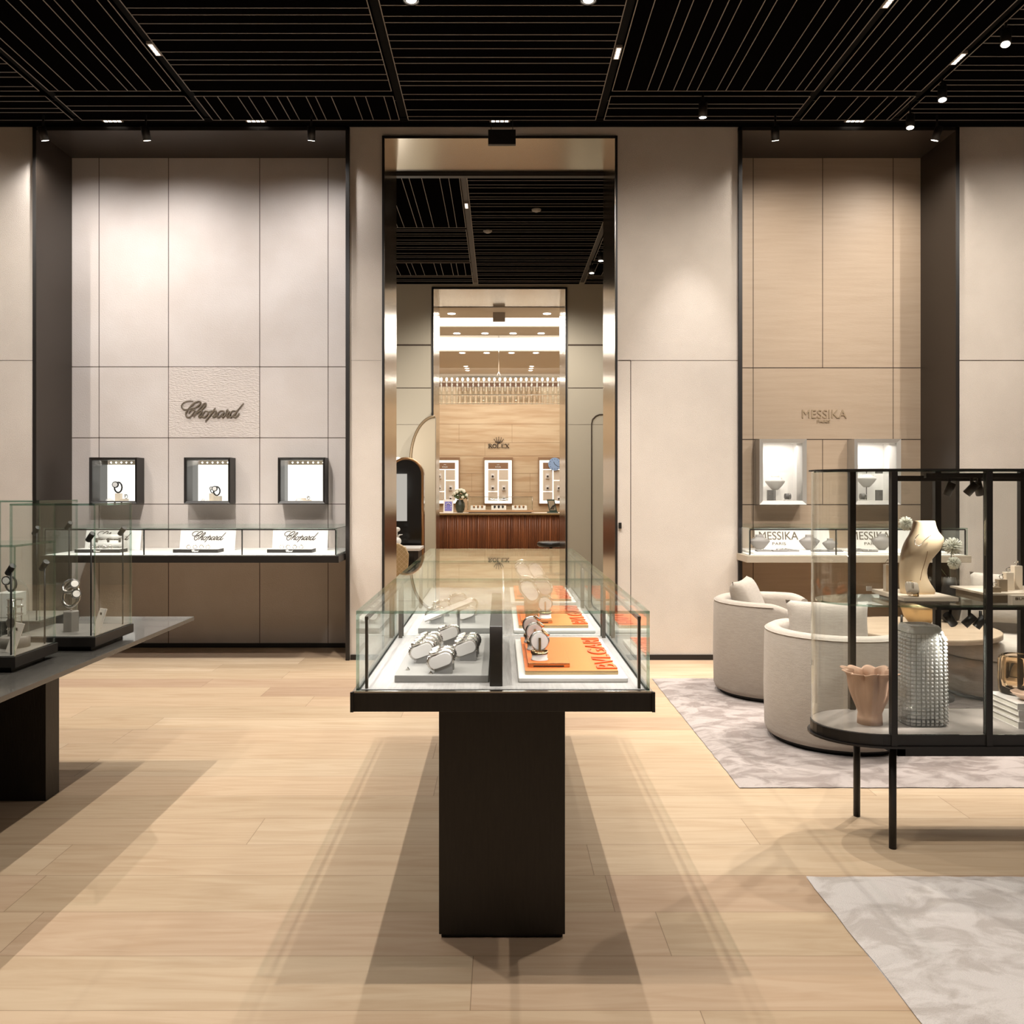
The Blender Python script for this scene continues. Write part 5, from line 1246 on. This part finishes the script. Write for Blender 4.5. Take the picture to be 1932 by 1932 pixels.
# lit wall cases
def hold(x, y, z, lab):
    b = MB(); b.box(x - .05, x + .05, y + .03, y + .04, z - .065, z + .065, 0); b.cyl((x - .03, y + .01, z), (x + .03, y + .01, z), .032, seg=12, m=0); b.cyl((x, y - .032, z - .01), (x, y - .02, z - .01), .024, seg=14, m=1); b.box(x - .045, x + .045, y - .01, y + .03, z - .07, z - .06, 0)
    return tag(b.build('case_watch', [M_white, M_ddark]), lab, 'watch', 'watches in the lit wall cases of the far room')
for ci, (pc, wh) in enumerate(((940, 'middle'), (840, 'left'), (1043, 'right'))):
    x = PX(pc, YR); x0, x1 = x - .385, x + .385; z0, z1 = PZ(951, YR), PZ(863, YR); y0 = YR - .10
    t = thing('lit_wall_case', 'tall backlit watch case, %s one on the travertine wall' % wh, 'wall case', (x, YR, z0))
    b = MB(); f = .03
    b.box(x0, x0 + f, y0, YR, z0, z1); b.box(x1 - f, x1, y0, YR, z0, z1); b.box(x0 + f, x1 - f, y0, YR, z1 - .08, z1); b.box(x0 + f, x1 - f, y0, YR, z0, z0 + .02); b.build('frame', pbr('taupe_frame', (150, 118, 88), .5), t)
    b = MB(); b.box(x0 + f, x1 - f, YR - .03, YR - .004, z0 + .02, z1 - .08); b.build('glow_border', M_em_case, t)
    b = MB(); b.box(x0 + .12, x1 - .12, y0 + .01, YR - .03, z1 - .31, z1 - .14); hd = b.build('header', pbr('taupe_header', (146, 112, 84), .5), t)
    b = MB(); text_into(b, 'ROLEX', (x, y0 + .009, z1 - .255), (1, 0, 0), (0, 0, 1), .15, .035, .004, bold=.02)
    for dx in (-.03, -.015, 0, .015, .03): b.tube([(x + dx * .6, y0 + .007, z1 - .21), (x + dx * 1.1, y0 + .007, z1 - .18 - abs(dx) * .3)], .004, 4)
    b.build('lettering', M_white, hd)
    for (a0, a1, c0, c1) in ((x0 + .12, x - .015, z0 + .34, z1 - .33), (x + .015, x1 - .12, z1 - .60, z1 - .33), (x + .015, x1 - .12, z0 + .09, z1 - .62), (x0 + .12, x - .015, z0 + .09, z0 + .32)):
        b = MB(); b.box(a0, a1, y0 + .02, YR - .03, c0, c1); b.build('panel', pbr('ivory_panel', (222, 210, 192), .6), t)
    for k, (dx, dz) in enumerate(((-.145, z1 - .49), (-.145, z1 - .80), (.15, z1 - .80), (.15, z1 - 1.08))):
        hold(x + dx, y0 - .02, dz, 'small watch on an ivory holder in the %s lit wall case, %s' % (wh, ('upper left', 'middle left', 'middle right', 'lower right')[k]))
b = MB(); b.cyl((PX(1046, YR), YR - .14, PZ(876, YR)), (PX(1046, YR), YR - .12, PZ(876, YR)), .17, seg=32); 
t = thing('blue_disc', 'pale blue clock-like disc on the right lit case header', 'clock', (PX(1046, YR), YR - .12, PZ(876, YR)))
b.build('face', pbr('pale_blue', (150, 180, 222), .4), t)
b = MB(); cc = Vector((PX(1046, YR), YR - .142, PZ(876, YR)))
for a in range(12): b.box(cc.x + .13 * math.cos(a * PI / 6) - .008, cc.x + .13 * math.cos(a * PI / 6) + .008, cc.y - .002, cc.y + .004, cc.z + .13 * math.sin(a * PI / 6) - .008, cc.z + .13 * math.sin(a * PI / 6) + .008)
b.tube([cc, cc + Vector((.09, 0, -.07))], .006, 4); b.tube([cc, cc + Vector((-.03, 0, .06))], .006, 4); b.build('hands', M_ddark, t)
# counter top things
CT = .937
y = CF + .35; x = PX(868, y)
t = thing('flower_vase', 'ribbed dark green vase of white roses on the walnut counter', 'vase', (x, y, CT))
b = MB(); b.lathe([(.06, 0), (.09, .06), (.105, .14), (.10, .22), (.07, .27), (.075, .29), (.065, .29), (.06, .26)], (x, y, CT), 40, fn=lambda a, z: 1 + .04 * math.cos(10 * a)); b.build('vessel', pbr('green_glass_vase', (60, 66, 56), .25), t)
b = MB(); rr = random.Random(3)
for k in range(60):
    a = rr.uniform(0, 2 * PI); e = rr.uniform(-.1, 1.0); r_ = rr.uniform(.1, .19); c = Vector((x + r_ * math.cos(a) * math.cos(e), y + r_ * math.sin(a) * math.cos(e), CT + .32 + .17 * math.sin(e)))
    b.sphere(c, .03, 5, 4, sx=1.3, sz=.4)
b.build('foliage', pbr('leaf_green', (84, 100, 62), .7), t)
for k in range(26):
    a = rr.uniform(0, 2 * PI); e = rr.uniform(0, 1.45); r_ = .175; b = MB(); b.sphere((x + r_ * math.cos(a) * math.cos(e), y + r_ * math.sin(a) * math.cos(e), CT + .34 + .17 * math.sin(e)), .036, 8, 6); b.build('rose', pbr('white_petal', (226, 224, 206), .8), t)
x0, x1 = PX(883, y), PX(1004, y)
t = thing('counter_showcase', 'low glass showcase with wooden base on the walnut counter', 'showcase', ((x0 + x1) / 2, y, CT))
b = MB(); b.box(x0 - .03, x1 + .03, y - .2, y + .2, CT + .02, CT + .065); b.build('base', pbr('base_wood', (176, 140, 104), .5), t, bevel=.004)
b = MB(); b.box(x0 + .02, x1 - .02, y - .17, y + .17, CT, CT + .02); b.build('foot', M_black, t)
for a in ((x0, x1, y - .18, y - .174, CT + .065, CT + .35), (x0, x1, y + .174, y + .18, CT + .065, CT + .35), (x0, x0 + .006, y - .174, y + .174, CT + .065, CT + .35), (x1 - .006, x1, y - .174, y + .174, CT + .065, CT + .35), (x0, x1, y - .18, y + .18, CT + .35, CT + .356)):
    b = MB(); b.pane(*a); b.build('glass_pane', GL, t)
b = MB()
for (p, q) in (((x0, y - .18, CT + .355), (x1, y - .18, CT + .355)), ((x0, y - .18, CT + .065), (x0, y - .18, CT + .355)), ((x1, y - .18, CT + .065), (x1, y - .18, CT + .355))): b.tube([p, q], .007, 6)
b.build('edge_profile', M_steel, t)
for k, px in enumerate((902, 941, 980)):
    xx = PX(px, y); wh = ('left', 'middle', 'right')[k]
    t = thing('watch_tray', 'small white tray of three watches in the counter showcase, ' + wh, 'tray', (xx, y, CT + .065))
    b = MB(); b.prism([(y - .12, CT + .065), (y + .1, CT + .065), (y + .1, CT + .16), (y - .1, CT + .085)], xx - .165, xx + .165, 'x'); b.build('tray', pbr('bright_tray', (238, 232, 222), .5), t)
    for q in range(3):
        b = MB(); b.cyl((xx + (q - 1) * .09, y - .01, CT + .13), (xx + (q - 1) * .09, y - .02, CT + .15), .026, seg=12); b.box(xx + (q - 1) * .09 - .012, xx + (q - 1) * .09 + .012, y - .06, y + .06, CT + .10, CT + .155)
        tag(b.build('tray_watch', M_ddark if k == 1 else M_gold), 'tiny watch on the %s tray of the counter showcase, %s' % (wh, ('left', 'centre', 'right')[q]), 'watch', 'watches in the counter showcase')
x = PX(846, y - .1); yy = y - .1
t = thing('blue_picture', 'small white framed picture with violet blue dial on the counter', 'picture', (x, yy, CT))
b = MB(); b.prism([(yy - .04, CT), (yy, CT), (yy + .06, CT + .30), (yy + .045, CT + .30)], x - .11, x + .11, 'x'); b.build('frame', M_white, t)
b = MB(); b.prism([(yy - .031, CT + .04), (yy + .025, CT + .25), (yy + .03, CT + .25), (yy - .02, CT + .04)], x - .08, x + .08, 'x'); b.build('print', pbr('violet_print', (120, 116, 190), .5), t)
b = MB()
for a in range(12): b.sphere((x + .055 * math.cos(a * PI / 6), yy - .006, CT + .14 + .075 * math.sin(a * PI / 6)), .011, 6, 5)
b.build('markers', M_white, t)
x = PX(1040, y - .1)
t = thing('green_mirror', 'tilted dark green framed mirror at the right end of the counter', 'mirror', (x, yy, CT))
b = MB(); q = [(x - .10, CT + .30), (x + .07, CT + .30), (x + .13, CT + .03), (x - .04, CT + .03)]
b.prism([(p[0], p[1]) for p in q], yy, yy + .03, 'y'); b.build('frame', pbr('deep_green', (44, 62, 52), .4), t)
c = (sum(p[0] for p in q) / 4, sum(p[1] for p in q) / 4)
b = MB(); b.prism([(c[0] + (p[0] - c[0]) * .75, c[1] + (p[1] - c[1]) * .78) for p in q], yy - .003, yy - .0005, 'y'); b.build('mirror_glass', pbr('mirror_grey', (186, 176, 160), .1, .6), t)
b = MB()
for k in range(4): b.tube([(c[0] - .04 + k * .025, yy - .005, c[1] - .09), (c[0] + .02 + k * .018, yy - .005, c[1] + .0 + k * .01)], .007, 4)
b.build('striped_pattern', M_black, t)
b = MB(); b.box(x - .09, x + .15, yy - .06, yy + .08, CT, CT + .03); b.build('foot', pbr('deep_green', (44, 62, 52), .4), t)

# chandelier
CYD = 17.6
t = thing('chandelier', 'long rectangular crystal chandelier hanging in the far room', 'chandelier', (0, CYD, 4.5))
z1 = PZ(714, CYD); z0 = PZ(776, CYD)
b = MB(); b.box(-1.6, 1.6, CYD - .25, CYD + .25, z1 - .02, z1 + .02); b.build('frame', M_steel, t)
b = MB(); xx0 = PX(941, CYD); b.cyl((xx0, CYD, z1 + .12), (xx0, CYD, 4.82), .006, seg=6)
for s in (-.05, .05): b.tube([(xx0 + s, CYD, z1 + .02), (xx0, CYD, z1 + .14)], .006, 6)
b.build('suspension', M_chrome, t)
M_crys = glass('crystal', (.93, .92, .90), 2.6, 1.6)
pitch = PX(943 + 9.9, CYD)
bulb0 = None
for k in range(-14, 15):
    xx = k * pitch
    if bulb0 is None:
        b = MB(); b.sphere((xx, CYD - .22, z1 - .05), .022, 8, 6, sz=1.6); bulb0 = b.build('bulb', M_em, t)
        b = MB(); b.tube([(xx, CYD - .22, z1 - .08), (xx, CYD - .22, z0 + .12)], .02, 8); cr0 = b.build('crystal_rod', M_crys, t)
        b = MB(); b.box(xx - .042, xx + .042, CYD - .28, CYD - .26, z1 - .36, z1 - .22); b.box(xx - .042, xx + .042, CYD - .28, CYD - .26, z1 - .52, z1 - .40); b.tube([(xx + .05, CYD - .27, z1 - .2), (xx + .05, CYD - .27, z1 - .55)], .004, 4); cb0 = b.build('crystal_block', M_crys, t); kx = xx
    else:
        for o in (bulb0, cr0, cb0):
            c = o.copy(); COL.objects.link(c); c.parent = t; c.location = (xx - kx, 0, 0)
b = MB(); b.box(-1.6, 1.6, CYD - .3, CYD - .29, z1 - .38, z1 - .365); b.box(-1.6, 1.6, CYD - .3, CYD - .29, z1 - .56, z1 - .55); b.box(-1.6, 1.6, CYD - .26, CYD - .25, z1 - .21, z1 - .20); b.build('lower_rail', M_steel, t)
# far room downlights
dl = []
for px in (852, 1032): dl.append((px, 592, 4.5, 14.69))
for px in (808, 862, 915, 968, 1021): dl.append((px, 629, 4.5, 16.54))
for px in (872, 918, 965, 1011): dl.append((px, 666, 4.5, 18.9))
for px, py in ((879, 691), (881, 695), (882, 699), (1003, 691), (1002, 695), (1001, 699)): dl.append((px, py, 4.5, 4880 / (924 - py)))
for px, py, z, D in dl:
    x = PX(px, D); b = MB(); b.cyl((x, D, z - .004), (x, D, z + .0), .065 if py < 680 else .05, seg=18)
    tag(b.build('ceiling_downlight', M_em), 'round glowing downlight in the pale far room ceiling', 'downlight', 'round downlights in the far room ceiling')
# ceiling sign box in far room
b = MB(); x0, x1 = PX(930, 14.6), PX(953, 14.6); b.box(x0, x1, 14.58, 14.66, PZ(606, 14.6), 4.499); tag(b.build('ceiling_box', pbr('warm_grey_box', (168, 156, 142), .6)), 'small pale box fixed to the ceiling of the far doorway', 'sign box')
